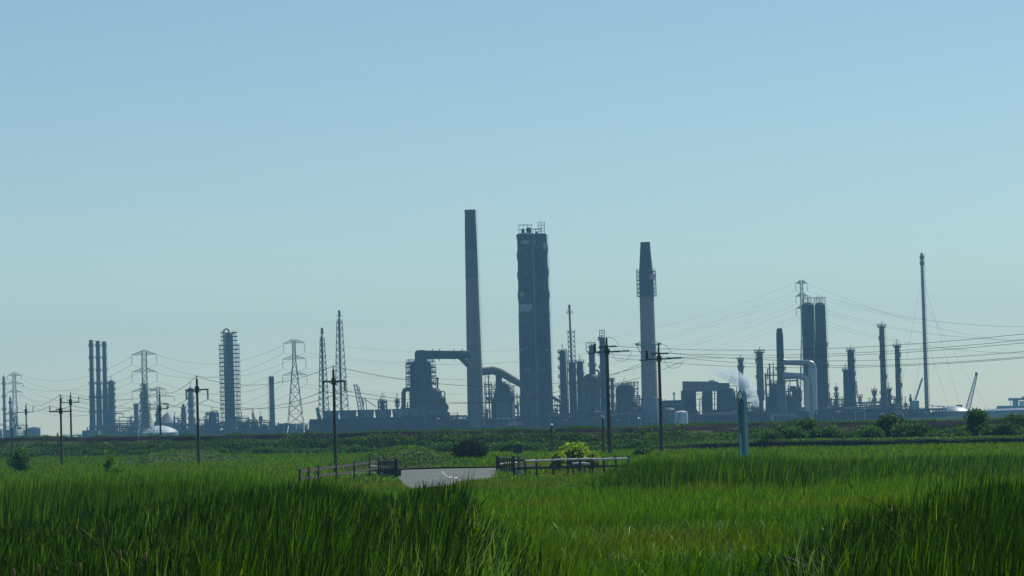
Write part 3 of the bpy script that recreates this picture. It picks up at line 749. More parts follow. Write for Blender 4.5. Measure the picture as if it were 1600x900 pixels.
duct(T, [(646, 608.5), (636, 608.5), (632.5, 610), (631, 614), (631, 640)], D1, 3.6, DARK, 'side_pipe', n=14, dy=-3)
for (x, y, w_, ybt) in ((678, 607, 24, 690), (688, 619, 17, 690), (692, 630, 14, 690), (696, 645, 8, 690)):
    b = MB(); p = P(x, y, D1 - 4); b.lathe(p.x, p.y, [(w_*k/2, 0), (w_*k/2, p.z - w_*k*.2), (w_*k*.3, p.z), (w_*k*.05, p.z + .3)], 16); T.part('side_vessel', b, DARK)
b = MB(); b.add([P(690, 622, D1-8), P(701, 634, D1-8), P(701, 640, D1-8), P(690, 644, D1-8), P(690, 622, D1+2), P(701, 634, D1+2), P(701, 640, D1+2), P(690, 644, D1+2)], [(0,3,2,1),(4,5,6,7),(0,1,5,4),(1,2,6,5),(2,3,7,6),(3,0,4,7)]); T.part('hopper', b, DARK)
duct(T, [(690, 612), (694, 612), (695.5, 614), (695.5, 628)], D1, .9, DARK, 'downcomer_pipe', n=8, dy=-6)
duct(T, [(683.7, 612), (683.7, 592)], D1, 1.3, STEEL, 'vent_stack', n=8)
duct(T, [(683.7, 593), (683.7, 590)], D1, 2.0, STEEL, 'vent_cap', n=8)
# side scaffolds
for (xs, xe, y0, y1) in ((635, 642, 568, 608), (674, 681.5, 574, 607), (682, 690, 612, 660)):
    b = MB()
    for x in (xs, xe):
        for yy in (-6, -2): b.path([P(x, y1, D1) + Vector((0, yy, 0)), P(x, y0, D1) + Vector((0, yy, 0))], .12, 4)
    y = y0; f_ = 0
    while y < y1:
        for yy in (-6, -2): b.path([P(xs, y, D1) + Vector((0, yy, 0)), P(xe, y, D1) + Vector((0, yy, 0))], .12, 4)
        b.path([P(xs, y, D1) + Vector((0, -6, 0)), P(xe, y + 7, D1) + Vector((0, -6, 0))], .09, 3)
        y += 7
    T.part('stair_tower', b, STEEL)
    y = y0 + 1
    while y < y1:
        b = MB(); a, c_ = P(xs, y, D1), P(xe, y, D1); b.box((a.x, D1 - 6, a.z - .15), (c_.x, D1 - 2, a.z + .1)); T.part('landing', b, STEEL); y += 8
unit(627, 641, 636, 1420, 'dark plant under the bent pipe left of the converter', 25, DARK, 1.6, solid=.9)
unit(641, 700, 646, 1415, 'dark plant packed round the foot of the converter', 26, DARK, 1.5, solid=1)
unit(700, 729, 655, 1440, 'low pipe deck between the converter and the tallest chimney', 27, STEEL, 1.3, solid=.3)
rack((700, 652, 728), 1445, 'low pipe rack between the converter and the tallest chimney', pipes=5)

# ---- regenerator T2
D2 = 1480; k = M_(D2)
T, cx, zof, rad = column(785, 598, 12, 36, D2, DARK, 'squat dark regenerator under a rusty sloping duct, right of the tallest chimney', [(601, 26, 0, 360), (608, 32), (616, 36), (624, 40)], name='regenerator', cat='regenerator', prof=[(597, 8), (603, 20), (612, 26), (622, 30), (627, 37), (690, 38)], ladder='l')
duct(T, [(779.5, 606), (779.5, 582)], D2, 5, DARK, 'riser', n=16)
duct(T, [(748, 581), (770, 579), (776, 580.5), (784, 583), (815, 601), (826, 607)], D2, [6.2, 6.5, 6.6, 6.2, 5.2, 5.2], RUST, 'sloping_duct', n=18, dy=-2, ribs=3.2)
for i in range(7):
    b = MB(); p = P(770.5 + 4.2 * i, 626, D2 - 12); b.box((p.x, p.y - 1, 0), (p.x + 3.7 * k, p.y + 1, p.z - (i % 2) * .3)); T.part('front_panel', b, TEAL if i not in (0, 6) else DARK)
for s, x in ((-1, 768), (1, 800)):
    for q in range(4):
        duct(T, [(x + s * q * 1.2, 627), (x + s * q * 1.2, 612 - 3 * q), (x - s * 5, 612 - 3 * q)], D2, .6, STEEL, 'downpipe', n=6, dy=-10)
unit(757, 768, 598, 1495, 'slim pipe gantry close right of the tallest chimney', 41, STEEL, .8, solid=0)
unit(800, 812, 618, 1500, 'open frame between the regenerator and the twin clad columns', 42, STEEL, .9, solid=0)
unit(756, 815, 656, 1470, 'low plant at the foot of the regenerator', 43, STEEL, 1.3, solid=.8)

# ---- twin clad columns
D3 = 1430; k = M_(D3)
bul = lambda base: [(y, base(y) + 2.6 * max(0, math.sin((y - 366) / 31.0 * math.pi * 2 + 1.2)) * (1 if y < 486 else 0)) for y in range(368, 492, 4)]
TL, cxl, zofl, radl = column(821.5, 365, 29, 33, D3, DARK, 'left and wider of the twin dark clad columns, cladding bulging and torn', [], name='clad_column', group='twin dark clad columns', prof=[(364, 18), (366, 28), (367, 31)] + bul(lambda y: 27.5 + (y - 365) * .012) + [(488, 29.6), (492, 30), (690, 33)], ladder=None)
TR, cxr, zofr, radr = column(845.0, 365, 19, 23, D3 + 3, DARK, 'right and narrower of the twin dark clad columns', [], name='clad_column', group='twin dark clad columns', prof=[(365, 12), (366, 18), (370, 19)] + [(y, 18.6 + (y-365)*.018 + 2.2 * max(0, math.sin((y - 380) / 36.0 * math.pi * 2))) for y in range(374, 494, 4)] + [(498, 20.6), (690, 24)], ladder='r')
for i in range(22):
    for T_, cx_, rad_, zof_ in ((TL, cxl, radl, zofl), (TR, cxr, radr, zofr)):
        y = 495 + i * 8.4; z = zof_(y); b = MB(); b.ring(cx_, D3, z, rad_(z) - .05, rad_(z) + .07, .18, 24); T_.part('cladding_band', b, DARK)
patchm = mat('torn_insulation', (0.30, 0.33, 0.33), .7, 0, .3, 1.2, bump=.3)
def patch(T_, cx_, rad_, zof_, x0, x1, y0, y1, seed, m_=None, nm='torn_patch', lab='pale patch where the dark cladding is torn off'):
    r_ = random.Random(seed); b = MB(); vs = []; n = 9; xm = (x0 + x1) / 2
    for i in range(n + 1):
        x = X(x0 + (x1 - x0) * i / n, y0, D3)
        for j, y in enumerate((y0 + r_.random() * 3, (y0 + y1) / 2, y1 - r_.random() * 5)):
            z = zof_(y); r = rad_(z) + .25; dx = max(-r * .97, min(r * .97, x - cx_)); vs.append((cx_ + dx, D3 - math.sqrt(r*r - dx*dx), z))
    fs = []
    for i in range(n):
        for j in range(2): a = i * 3 + j; fs.append((a, a + 1, a + 4, a + 3))
    b.add(vs, fs); T_.part(nm, b, m_ or patchm, lab)
patch(TL, cxl, radl, zofl, 811.5, 831.5, 474, 489, 1); patch(TL, cxl, radl, zofl, 815, 827, 375, 384, 2); patch(TL, cxl, radl, zofl, 812, 818, 456, 466, 4)
patch(TR, cxr, radr, zofr, 848.5, 853.5, 379, 393, 3); patch(TR, cxr, radr, zofr, 852.5, 856, 545, 551, 5); patch(TL, cxl, radl, zofl, 813.5, 816.5, 544, 551, 6)
for q in range(14):
    y = 385 + (q // 2) * 38 + rnd.uniform(-5, 5); a_ = (rnd.uniform(808, 822), 14) if q % 2 else (rnd.uniform(838, 846), 10)
    T_, c_, r2, z2 = (TL, cxl, radl, zofl) if q % 2 else (TR, cxr, radr, zofr)
    sh = (y - 450) * .028
    patch(T_, c_, r2, z2, a_[0] + sh, a_[0] + sh + rnd.uniform(.4, 1) * a_[1], y, y + rnd.uniform(7, 15), 50 + q, (STEEL, STEEL, STEEL, mat('stained_cladding', (.07, .065, .06), .7, 0, .3, .3, bump=0))[q % 4], 'cladding_panel', None)
b = MB(); x = P(833.5, 480, D3).x; b.path([(x, D3 - 3.6, 0), (x, D3 - 3.6, zofl(372)), (x + .8, D3 - 2, zofl(368))], 1.0 * k * 1.4, 10); TL.part('riser_pipe', b, DARK)
b = MB(); b.path([(x + 1.6*k, D3 - 4.6, 0), (x + 1.6*k, D3 - 4.6, zofl(375))], .42, 8); TL.part('downcomer_pipe', b, GREY)
def frame(T_, x0, x1, yt, yb, D, dp, name, nx=3, levels=2, w_=.2):
    b = MB(); k = M_(D)
    for i in range(nx + 1):
        px = x0 + (x1 - x0) * i / nx
        for s in (-1, 1): a, c_ = P(px, yb, D), P(px, yt, D); b.bar((a.x, D + s*dp/2, a.z), (a.x, D + s*dp/2, c_.z), w_)
    for j in range(levels + 1):
        y = yt + (yb - yt) * j / levels; z = Z((x0+x1)/2, y, D); xa, xb = X(x0, y, D), X(x1, y, D)
        for s in (-1, 1): b.bar((xa, D + s*dp/2, z), (xb, D + s*dp/2, z), w_)
        for x in (xa, xb): b.bar((x, D - dp/2, z), (x, D + dp/2, z), w_)
    return T_.part(name, b, STEEL)
frame(TL, 811, 831, 351.5, 366, D3, 8, 'top_frame', 3, 2, .16); frame(TR, 841, 851, 347.5, 366, D3, 6, 'top_frame', 2, 4, .14)
frame(TL, 833, 845, 358, 366, D3, 6, 'bridge_frame', 3, 1)
for (T_, xx, yy, ww) in ((TL, 817, 357, 5), (TL, 826, 355, 8), (TR, 838, 361, 4)):
    b = MB(); p = P(xx, yy, D3); b.lathe(p.x, D3, [(ww*k*.3, zofl(367)), (ww*k*.5, p.z - 2), (ww*k*.5, p.z - .6), (ww*k*.1, p.z)], 10); T_.part('valve_head', b, DARK)
column(809, 628, 3, 3, 1428, REDP, 'thin reddish pipe standing against the left clad column', name='red_standpipe', cat='pipe', top='', skirt=False)
duct(TL, [(856, 617), (862, 620), (872, 626), (885, 632)], 1440, 2.6, DARK, 'low_duct', n=10)
unit(858, 876, 632, 1450, 'low plant between the right clad column and the leftmost slim column', 44, STEEL, 1.2, solid=.5)
unit(856, 900, 650, 1420, 'low decks at the foot of the slim column group', 45, DARK, 1.3, solid=.8)

# ---- slim column group
column(879, 547, 10, 12, 1470, DARK, 'leftmost slim dark column right of the twin clad columns', [(y, 16, 90, 300) for y in (551, 562, 576, 590, 606, 622, 636)], riser=[(6.6, 546, .9)], ladder='l', top='davit')
column(894, 565, 11, 13, 1450, STEEL, 'grey column standing in front of the lattice flare mast', [(568, 14), (580, 14, 180, 360), (600, 15, 180, 360)], top='davit', ladder='r')
column(906, 564, 10, 12, 1455, STEEL, 'grey column right of the lattice flare mast, same height as its neighbour', [(567, 14), (585, 13, 180, 360), (610, 14, 180, 360)], top='davit', ladder='r')
D = 1500; k = M_(D); c = P(889.5, 476, D)
T = Thing('flare_mast', 'slender flare mast on a short lattice tower, right of the twin clad columns', 'flare mast', (c.x, D, 0))
b = MB(); b.path([(c.x + 0.6, D, 0), (c.x, D, c.z - 2)], 1.5 * k, 8); T.part('flare_pipe', b, STEEL)
b = MB(); b.lathe(c.x, D, [(1.4*k, c.z - 2.3), (1.9*k, c.z - 1.6), (1.9*k, c.z - .2), (1.2*k, c.z)], 10); T.part('flare_tip', b, DARK)
zl = Z(892, 519, D)
xo = X(892.5, 519, D)
b = MB(); lattice(b, xo, D, 0, zl, 11*k, 10.5*k, 20, .1, False); T.part('bracing', b, GALV)
for i in range(4):
    sx, sy = ((-1,-1),(1,-1),(1,1),(-1,1))[i]; b = MB(); b.path([(xo + sx*5.5*k, D + sy*5.5*k, 0), (xo + sx*5.2*k, D + sy*5.2*k, zl)], .2, 4); T.part('leg', b, GALV)
for y, r in ((519, 7), (490, 5), (487, 3.6)):
    b = MB(); z = Z(890, y, D); xx = c.x if y < 500 else xo; b.ring(xx, D, z, .4, r * k, .15, 12); b.rail(xx, D, z, r * k, 8); T.part('platform', b, GALV)
T, cx, zof, rad = column(924.5, 546, 9.5, 11, 1440, STEEL, 'column with an open square frame on top above a fat lower vessel', [(572, 14)], ladder=None, top='')
frame(T, 916, 930, 535.5, 549, 1440, 4.5, 'top_frame', 3, 2, .22)
b = MB(); k = M_(1440); b.lathe(cx - .6, 1440, [(13.5*k, 0), (13.2*k, zof(592)), (11*k, zof(587)), (6*k, zof(584))], 20); T.part('lower_vessel', b, STEEL)
b = MB(); p = P(924.5, 542, 1440); b.lathe(p.x, 1440, [(3.6*k, zof(547)), (3.6*k, zof(541)), (1*k, zof(538))], 12); T.part('valve_head', b, DARK)
duct(T, [(928, 585), (928, 580.5), (930, 578.8), (933, 578.8), (935.3, 581), (935.8, 590), (936.5, 660)], 1440, 1.7, STEEL, 'looped_pipe', n=10, dy=-4)
for xx in (903, 914, 926): duct(T, [(xx, 655), (xx + 8, 612)], 1440, .8, GALV, 'sloping_brace', n=6, dy=-6)
T, cx, zof, rad = column(941, 527, 9.5, 11.5, 1460, DARK, 'tall dark column with a narrow frame on top, just behind the tall near pole', [(y, 14, 90, 300) for y in (531, 553, 575, 597, 620)], ladder='r', top='')
frame(T, 937, 944.5, 516, 529, 1460, 3, 'top_frame', 2, 3, .22)
column(956, 590, 5, 6, 1470, STEEL, 'short column with side loops just right of the tall near pole', [(y, 9) for y in (595, 607, 620, 633, 645)], ladder='r', top='')
D = 1430; k = M_(D)
T, cx, zof, rad = column(976, 599.5, 28, 30, D, DARK, 'fat domed dark drum among pipes left of the buff chimney', [(603.5, 34), (612, 35, 280, 450), (629, 36, 280, 450), (642, 38)], name='domed_drum', cat='drum', prof=[(598.5, 3), (600, 14), (602, 22), (605, 27), (610, 29), (650, 29), (651, 26), (690, 26)], ladder='l', top='davit')
frame(T, 982, 997.5, 597, 650, D, 10, 'pipe_frame', 3, 5, .3)
duct(T, [(966, 601), (966, 597), (984, 597), (984, 602)], D, .6, STEEL, 'top_pipe', n=6)
unit(955, 1001, 645, 1415, 'low tangle of pipes under the domed drum', 48, DARK, 1.8, solid=.3)
unit(935, 958, 650, 1420, 'low plant behind the foot of the tall near pole', 49, STEEL, 1.2, solid=.8)
unit(897, 938, 640, 1430, 'open braced frames in front of the slim column group', 50, STEEL, .8, solid=.2)

# ---- buff chimney
D = 1420; k = M_(D)
T, cx, zof, rad = column(1008, 379, 14.5, 27, D, BEIGE, 'buff chimney with a dark narrow top and stacked platforms around its neck', [], name='chimney', cat='chimney', dome=False, prof=[(463, 22.6), (540, 23.6), (600, 25), (690, 26.4)], ladder=None)
b = MB(); b.lathe(cx, D, [(11.3*k, zof(463)), (11.3*k, zof(430)), (10.3*k, zof(418)), (7.6*k, zof(382)), (7.8*k, zof(381)), (7.6*k, zof(378.5)), (6*k, zof(378.5))], 24); T.part('dark_top_section', b, SOOT)
for i, y in enumerate((425, 431.5, 438, 444.5, 451, 457, 463)):
    b = MB(); z = zof(y); r0 = 11.3 * k if y > 430 else 11 * k; b.ring(cx, D, z - .1, r0, 14.9*k, .3, 22); b.rail(cx, D, z + .2, 14.8*k, 12, 0, 360, 1.2, .05); T.part('platform', b, STEEL)
for s in (-1, 1):
    b = MB()
    for yy in (-2, 2): b.path([(cx + s*14.8*k, D + yy, zof(464)), (cx + s*14.8*k, D + yy, zof(421 if s < 0 else 424))], .12, 4)
    T.part('platform_post', b, STEEL)
b = MB(); p = P(1018.5, 432, D - 4); b.box((p.x - 1.2, p.y, p.z - 1.2), (p.x + 1.6, p.y + .5, p.z + 1.2)); T.part('warning_panel', b, mat('pale_pink_panel', (.6, .42, .42), .6, 0, .1, 1, bump=0), 'small pale pink and white panel on the neck platforms')
b = MB(); z = zof(540); b.ring(cx, D, z, 11.9*k, 16*k, .5, 20); b.rail(cx, D, z + .5, 15.8*k, 14, 0, 360, 1.2, .06); T.part('lower_platform', b, GREENP)
for s in (-1, 1):
    b = MB(); b.box((cx + s*15*k, D - 2, z + .3), (cx + s*20*k, D + 2, z + 1.2)); b.bar((cx + s*18*k, D, z + .5), (cx + s*12*k, D, z - 4), .3); T.part('platform_wing', b, GREENP)
b = MB(); b.lathe(cx, D, [(13.9*k, 0), (13.9*k, zof(623)), (12.9*k, zof(621))], 24); T.part('base_cladding', b, mat('blue_grey_cladding', (.13, .17, .20), .6, 0, .2, .3, (1, 1, .2), .1))
for i in range(8):
    y = 625 + 5 * i; b = MB(); z = zof(y); b.ring(cx, D, z, 13.9*k, 14.15*k, .2, 24); T.part('cladding_band', b, GREY)

# ---- tanks and shed right of buff chimney
unit(1027, 1040, 627, 1460, 'flat roofed plant just right of the buff chimney', 52, DARK, 1, solid=.8)
T = Thing('process_shed', 'long dark flat roofed shed behind the white tank', 'shed', (X(1050, 640, 1470), 1470, 0))
pbox(T, 1029, 1069, 627.5, None, 1470, 16, DARK, 'walls', yt2=626); pbox(T, 1028, 1070, 626.3, 627.8, 1470, 17, DARK, 'roof', yt2=624.8)
for i in range(8): pbox(T, 1031 + 4.6*i, 1034 + 4.6*i, 630, 634, 1461.5, .3, GREY, 'window')
tank(1045.5, 637, 640, 19, 1410, 'small dull grey tank between the buff chimney and the white tank', GREY)
tank(1064.5, 641.5, 644, 20, 1380, 'small bright white tank behind the sea bank, right of the buff chimney', mat('bright_tank_paint', (.62, .60, .68), .45, 0, .04, .1, bump=0), name='storage_tank')
column(1053, 613, 2, 3, 2600, STEEL, 'tiny distant crane like mast above the dark shed', [(616, 4)], name='distant_mast', cat='mast', top='', dome=False)

# ---- fired heater with overhead duct box
D = 1430; k = M_(D)
T = Thing('fired_heater', 'big boxy heater with a long overhead duct, left of the steam', 'heater', (X(1105, 640, D), D, 0))
pbox(T, 1067, 1121, 596, 611, D, 12, mat('grey_brown_casing', (.16, .15, .15), .7, 0, .15, .2, (1, 1, .4), .1), 'duct_box', yt2=596.5)
pbox(T, 1110, 1139, 598.5, 609, D, 10, GREY, 'duct_box_end')
pbox(T, 1108, 1116, 594, 597, D, 6, mat('pale_hood', (.6, .55, .42), .6, 0, .1, 1, bump=0), 'pale_hood')
pbox(T, 1065, 1086, 610.5, None, D, 14, DARK, 'left_leg')
b = MB(); b.add([P(1085, 622, D-7), P(1087, 638, D-7), P(1098, 652, D-7), P(1098, 690, D-7), P(1070, 690, D-7), P(1070, 622, D-7)] + [P(1085, 622, D+7), P(1087, 638, D+7), P(1098, 652, D+7), P(1098, 690, D+7), P(1070, 690, D+7), P(1070, 622, D+7)], [(5,4,3,2,1,0), (6,7,8,9,10,11)] + [(i, (i+1) % 6, (i+1) % 6 + 6, i + 6) for i in range(6)]); T.part('sloping_casing', b, DARK)
for (x, yt, w_) in ((1105, 610, 16), (1100, 618, 8), (1126, 608, 12), (1134, 605, 10), (1141, 606, 9), (1118, 640, 22)):
    b = MB(); p = P(x, yt, D - 2); b.lathe(p.x, p.y, [(w_*k*.5, 0), (w_*k*.5, p.z - w_*k*.15), (w_*k*.36, p.z - .1), (w_*k*.05, p.z)], 16); T.part('furnace_cell', b, DARK if x != 1141 else STEEL)
for y in (612, 616, 624, 633, 643):
    b = MB(); p = P(1086, y, D - 6); q = P(1145, y, D - 6); b.box((p.x, D - 7, p.z - .15), (q.x, D - 5.6, p.z + .12)); b.path([(p.x, D - 7, p.z + 1.1), (q.x, D - 7, p.z + 1.1)], .06, 3); T.part('walkway', b, STEEL)
for (x, y0) in ((1092, 622), (1115, 612), (1119, 612), (1129, 604), (1145, 608)):
    duct(T, [(x, 690), (x, y0)], D, .8, STEEL, 'flue_pipe', n=6, dy=-7)
duct(T, [(1142, 603), (1151, 603), (1151, 625)], D, .8, STEEL, 'crossover_pipe', n=6)
unit(1086, 1150, 648, 1410, 'low plant in front of the boxy heater', 55, STEEL, 1.3, solid=.9)
unit(1144, 1153, 620, 1425, 'narrow frame at the right end of the boxy heater', 56, STEEL, 1.5, solid=.2)
column(1157, 560, 8, 9, 1500, RUST, 'short topped column half hidden by drifting steam', [(563, 11, 180, 360), (575, 11, 180, 360)], top='vent')
unit(1164, 1184, 636, 1460, 'low plant under the rising steam', 57, DARK, 1.3, solid=.6)
T = Thing('pipe_bridge', 'thin pipe bridge crossing in front of the steam', 'pipe bridge', (X(1172, 620, 1440), 1440, 0)); duct(T, [(1160, 619), (1186, 619.5)], 1440, .8, DARK, 'pipe', n=6)
for x in (1161, 1185): duct(T, [(x, 690), (x, 619)], 1440, .5, DARK, 'post', n=6)
column(1186.5, 548, 11, 11.5, 1450, RUST, 'dark column with a spiky ring of vents on top, right of the steam', [(551, 17), (565, 14, 90, 200), (590, 14, 90, 200), (615, 15)], prof=[(548, 5), (550, 10), (620, 11.5), (625, 11.5), (627, 7), (690, 7)], top='vent', ladder='l')
for xx in (1181, 1192): column(xx, 624, 1.3, 1.3, 1450, STEEL, 'thin leg of the spiky column on its ' + ('left' if xx < 1186 else 'right') + ' side', name='support_post', cat='post', top='', dome=False, skirt=False)

# ---- boiler with dark stack and pale ducts
D = 1400; k = M_(D)
T, cx, zof, rad = column(1217.8, 513, 7.5, 13, D, DARK, 'dark stack with a chamfered top rising from the boiler frame', [(578, 17), (599, 17)], name='chimney', cat='chimney', dome=False, prof=[(513, 7.5), (518, 9.5), (524, 11), (530, 11), (580, 12), (600, 12.5), (690, 14)], ladder=None)
b = MB(); b.lathe(cx, D, [(7*k, 0), (6.9*k, zof(602)), (6.4*k, zof(600))], 20); T.part('lower_cladding', b, GREY)
T = Thing('pale_duct', 'upper pale elbow duct running from the dark stack and down beside the silos', 'duct', (X(1262, 655, 1390), 1390, 0))
duct(T, [(1223, 565), (1232, 566.5), (1240, 566.5), (1262, 566.5)], D, [4.8, 3.9, 3.9, 3.9], PALE, 'cross_duct', n=16, dy=-2, ribs=4)
duct(T, [(1262, 566.5), (1266.5, 568), (1268.6, 572), (1269, 580), (1270.5, 680)], D, [3.9, 5, 6, 6.6, 6.8], PALE, 'down_duct', n=18, dy=-2, ribs=5)
T = Thing('pale_duct', 'lower pale elbow duct running from the boiler and down left of the taller duct', 'duct', (X(1256, 655, 1385), 1385, 0))
duct(T, [(1222, 587), (1240, 587.5), (1251, 588)], D, [5.5, 4.6, 4.6], PALE, 'cross_duct', n=16, dy=-5, ribs=4)
duct(T, [(1249, 588), (1256, 591), (1259, 596), (1259.5, 606), (1261, 680)], D, [4.6, 4.8, 4.6, 4.4, 4.6], PALE, 'down_duct', n=16, dy=-5, ribs=5)
unit(1196, 1216, 583, 1410, 'left half of the open boiler frame, pipes and decks, around the chamfered stack', 61, STEEL, 1.2, solid=.5)
unit(1222, 1246, 592, 1415, 'right half of the open boiler frame under the pale ducts', 62, STEEL, 1.2, solid=.5)
T = Thing('boiler_house', 'closed blue grey boiler house below the open frame', 'boiler house', (X(1222, 650, 1400), 1408, 0))
pbox(T, 1198, 1245, 619, None, 1412, 12, STEEL, 'casing', yt2=618)
for i in range(9): pbox(T, 1199.5 + 5*i, 1203.3 + 5*i, 625, 634, 1405.7, .4, DARK, 'wall_panel')
for xx, yy in ((1202, 596), (1208, 594)): duct(T, [(xx, 620), (xx, yy - 28)], 1412, .6, STEEL, 'vent_pipe', n=6)
T = Thing('pale_shed', 'low pale blue shed with dark openings in front of the boiler', 'shed', (X(1224, 655, 1370), 1370, 0))
pbox(T, 1205, 1248, 646, None, 1372, 8, mat('pale_blue_cladding', (.30, .38, .40), .6, 0, .1, .3, (1, 1, .2), .05), 'walls'); pbox(T, 1204, 1249, 645, 646.2, 1372, 9, GREY, 'roof')
for i in range(6): pbox(T, 1210 + 5.6*i, 1213.6 + 5.6*i, 650, None, 1367.6, .5, DARK, 'doorway')
T = Thing('orange_container', 'tiny orange crate like container at the foot of the pale ducts', 'container', (X(1265.5, 655, 1350), 1350, 0)); pbox(T, 1264, 1267.5, 648, None, 1352, 3, ORANGE, 'body'); pbox(T, 1263.8, 1267.7, 647.6, 648.1, 1352, 3.3, ORANGE, 'lid')

# ---- silo pair
D = 1480; k = M_(D)
for (x, w_, wb_, lab) in ((1262, 20, 21.5, 'left one of two tall dark silo like columns behind the pale ducts'), (1281, 16.5, 19.5, 'right one of two tall dark silo like columns behind the pale ducts')):
    T, cx, zof, rad = column(x, 473, w_, wb_, D, DARK, lab, [(y, w_ + 5, 300, 420) for y in ((540, 572, 604, 636) if x > 1270 else (560,))], name='silo_column', group='pair of dark silo columns', prof=[(472.5, 6), (474, w_ * .7), (477, w_), (690, wb_)], ladder='r')
    for i in range(12): b = MB(); z = zof(490 + 15 * i); b.ring(cx, D, z, rad(z) - .05, rad(z) + .1, .2, 22); T.part('cladding_band', b, DARK)
    frame(T, x - w_ * .42, x + w_ * .5, 465.5, 475, D, 5, 'top_frame', 4, 1, .16)
    b = MB(); davit(b, cx, D, zof(474), rad(zof(478)) * .9, 3.2, .14, 3); T.part('davit', b, STEEL)
duct(T, [(1272.5, 690), (1271.6, 560), (1270.8, 480)], D, .8, PALE, 'white_riser_pipe', n=8, dy=-3)
duct(T, [(1291, 570), (1291, 640)], D, .5, STEEL, 'side_pipe', n=6)
pylon('E', 1252, 438, [443, 463, 482], [9, 9.5, 9.5], 660, 4.6, 20, 1650, 'tall lattice transmission tower half hidden behind the two silo columns', 12, yk=520)

# ---- right group
unit(1291, 1320, 636, 1450, 'pipe tangle right of the two silo columns', 65, DARK, 1.6, solid=.5)
unit(1298, 1318, 622, 1470, 'taller open frame right of the two silo columns', 66, STEEL, 1, solid=.1)
column(1306.5, 605, 3.6, 4.5, 1460, DARK, 'small dark column rising from the pipe tangle right of the silos', [(609, 7), (618, 8), (628, 8)], top='vent')
column(1296, 612, 1.6, 2, 1460, STEEL, 'thin vent between the silos and the small dark column', top='', dome=False)
column(1329, 546, 10.5, 13, 1480, DARK, 'dark column with a slimmer sister attached on its left', [(549, 14), (565, 14, 280, 440), (585, 14, 280, 440), (600, 16, 280, 440), (607, 17, 280, 440), (614, 18, 280, 440)], top='vent', ladder='r')
column(1321, 577, 8, 9, 1475, DARK, 'slimmer sister column leaning close on the left of the dark column', [(580, 11)], top='davit')
unit(1316, 1336, 640, 1440, 'low decks round the foot of the paired dark columns', 67, DARK, 1.2, solid=.8)
column(1343.5, 619, 2.6, 3.4, 1450, DARK, 'small thin column with a tray top right of the paired dark columns', [(621, 9), (628, 6)], top='')
column(1366, 610, 3.2, 4.2, 1450, DARK, 'small thin column with two rings midway between the paired and the tall slim column', [(612, 9), (617, 8), (626, 7)], top='vent')
rack((1337, 631, 1377), 1450, 'right hand pipe rack between the paired and the tall slim columns', pipes=6)
unit(1337, 1377, 641, 1430, 'low plant under the right hand pipe rack', 68, STEEL, 1.4, solid=.8)
T, cx, zof, rad = column(1377.5, 509, 8, 10.5, 1450, RUST, 'tall slim column, the tallest right of the silos', [(511, 14), (530, 11, 90, 270), (560, 11, 90, 270), (590, 12, 300, 420), (615, 13)], top='vent', ladder='r')
column(1389, 607, 6, 7, 1460, STEEL, 'short grey column close right of the tall slim column', [(610, 9), (622, 10), (635, 11)], top='davit')
column(1401.5, 539, 7.6, 9.5, 1450, RUST, 'slim column left of the tall guyed mast', [(542, 13), (556, 10.5, 300, 420), (580, 11, 300, 420), (603, 13, 300, 420), (625, 12)], top='davit', ladder='r')
unit(1384, 1408, 634, 1440, 'low plant joining the two slim columns at right', 69, STEEL, 1.3, solid=.7)
column(1414.3, 619, 1.3, 2.4, 1500, STEEL, 'needle thin vent right of the slim columns', [(634, 5)], top='')
column(1422.5, 616, 2.6, 3, 1500, STEEL, 'thin flat topped stack left of the tall guyed mast', [(626, 5), (640, 6)], dome=False, top='')
unit(1409, 1431, 640, 1480, 'low plant left of the foot of the guyed mast', 70, STEEL, 1.1, solid=.3)
# tall guyed mast
D = 1500; k = M_(D)
T, cx, zof, rad = column(1440, 395, 4.5, 7, D, mat('striped_mast_paint', (.22, .19, .2), .5, 0, .2, .3, bump=0), 'very tall thin guyed flare mast near the right edge', [(404, 6.8), (413, 6.4)], name='guyed_mast', cat='mast', dome=False, prof=[(395, 3.4), (398, 4.2), (500, 5.0), (690, 6.2)], ladder='r')
y = 402
while y < 650:
    b = MB(); z = zof(y); b.ring(cx, D, z, rad(z) - .05, rad(z) + .12, 1.0, 14); T.part('mast_band', b, mat('mast_band_paint', (.36, .33, .33), .5, 0, .1, .3, bump=0)); y += 7.5
for (px, py, ya) in ((1395, 660, 430), (1500, 655, 430), (1415, 660, 520), (1478, 655, 520), (1550, 655, 470)):
    b = MB(); g = P(px, py, D); b.path([(cx, D, zof(ya)), (g.x, D + (px % 7 - 3) * 10, 0)], .045, 3); T.part('guy_wire', b, WIRE)
# far right
T = Thing('quay_crane', 'faint slanting crane boom just left of the guyed mast', 'crane', (X(1430, 640, 2500), 2500, 0))
b = MB()
for (a, c_) in (((1442, 590), (1431, 625)), ((1440, 592), (1428.5, 628)), ): b.path([P(*a, 2500), P(*c_, 2500)], .5, 4)
for i in range(7): t = i / 7; b.path([P(1442 - 11*t, 590 + 35*t, 2500), P(1440 - 11.5*(t+.14), 592 + 36*(t+.14), 2500)], .3, 3)
T.part('boom', b, STEEL); b = MB(); g = P(1430, 626, 2500); b.box((g.x - 3, 2498, 0), (g.x + 3, 2504, g.z)); T.part('crane_base', b, STEEL)
D = 1500
T = Thing('loading_gantry', 'long low flat gantry with pale supports below the guyed mast', 'gantry', (X(1449, 645, D), D, 0))
pbox(T, 1431, 1477, 638, 641, D, 10, DARK, 'roof_deck')
for i in range(10): pbox(T, 1432 + 4.9*i, 1434 + 4.9*i, 641, None, D - 4, 1, STEEL, 'post')
pbox(T, 1444, 1474, 644, None, D + 3, 4, TEAL, 'back_wall')
duct(T, [(1454, 633), (1458, 634.5), (1476, 634.8)], D, .7, DARK, 'roof_pipe', n=6)
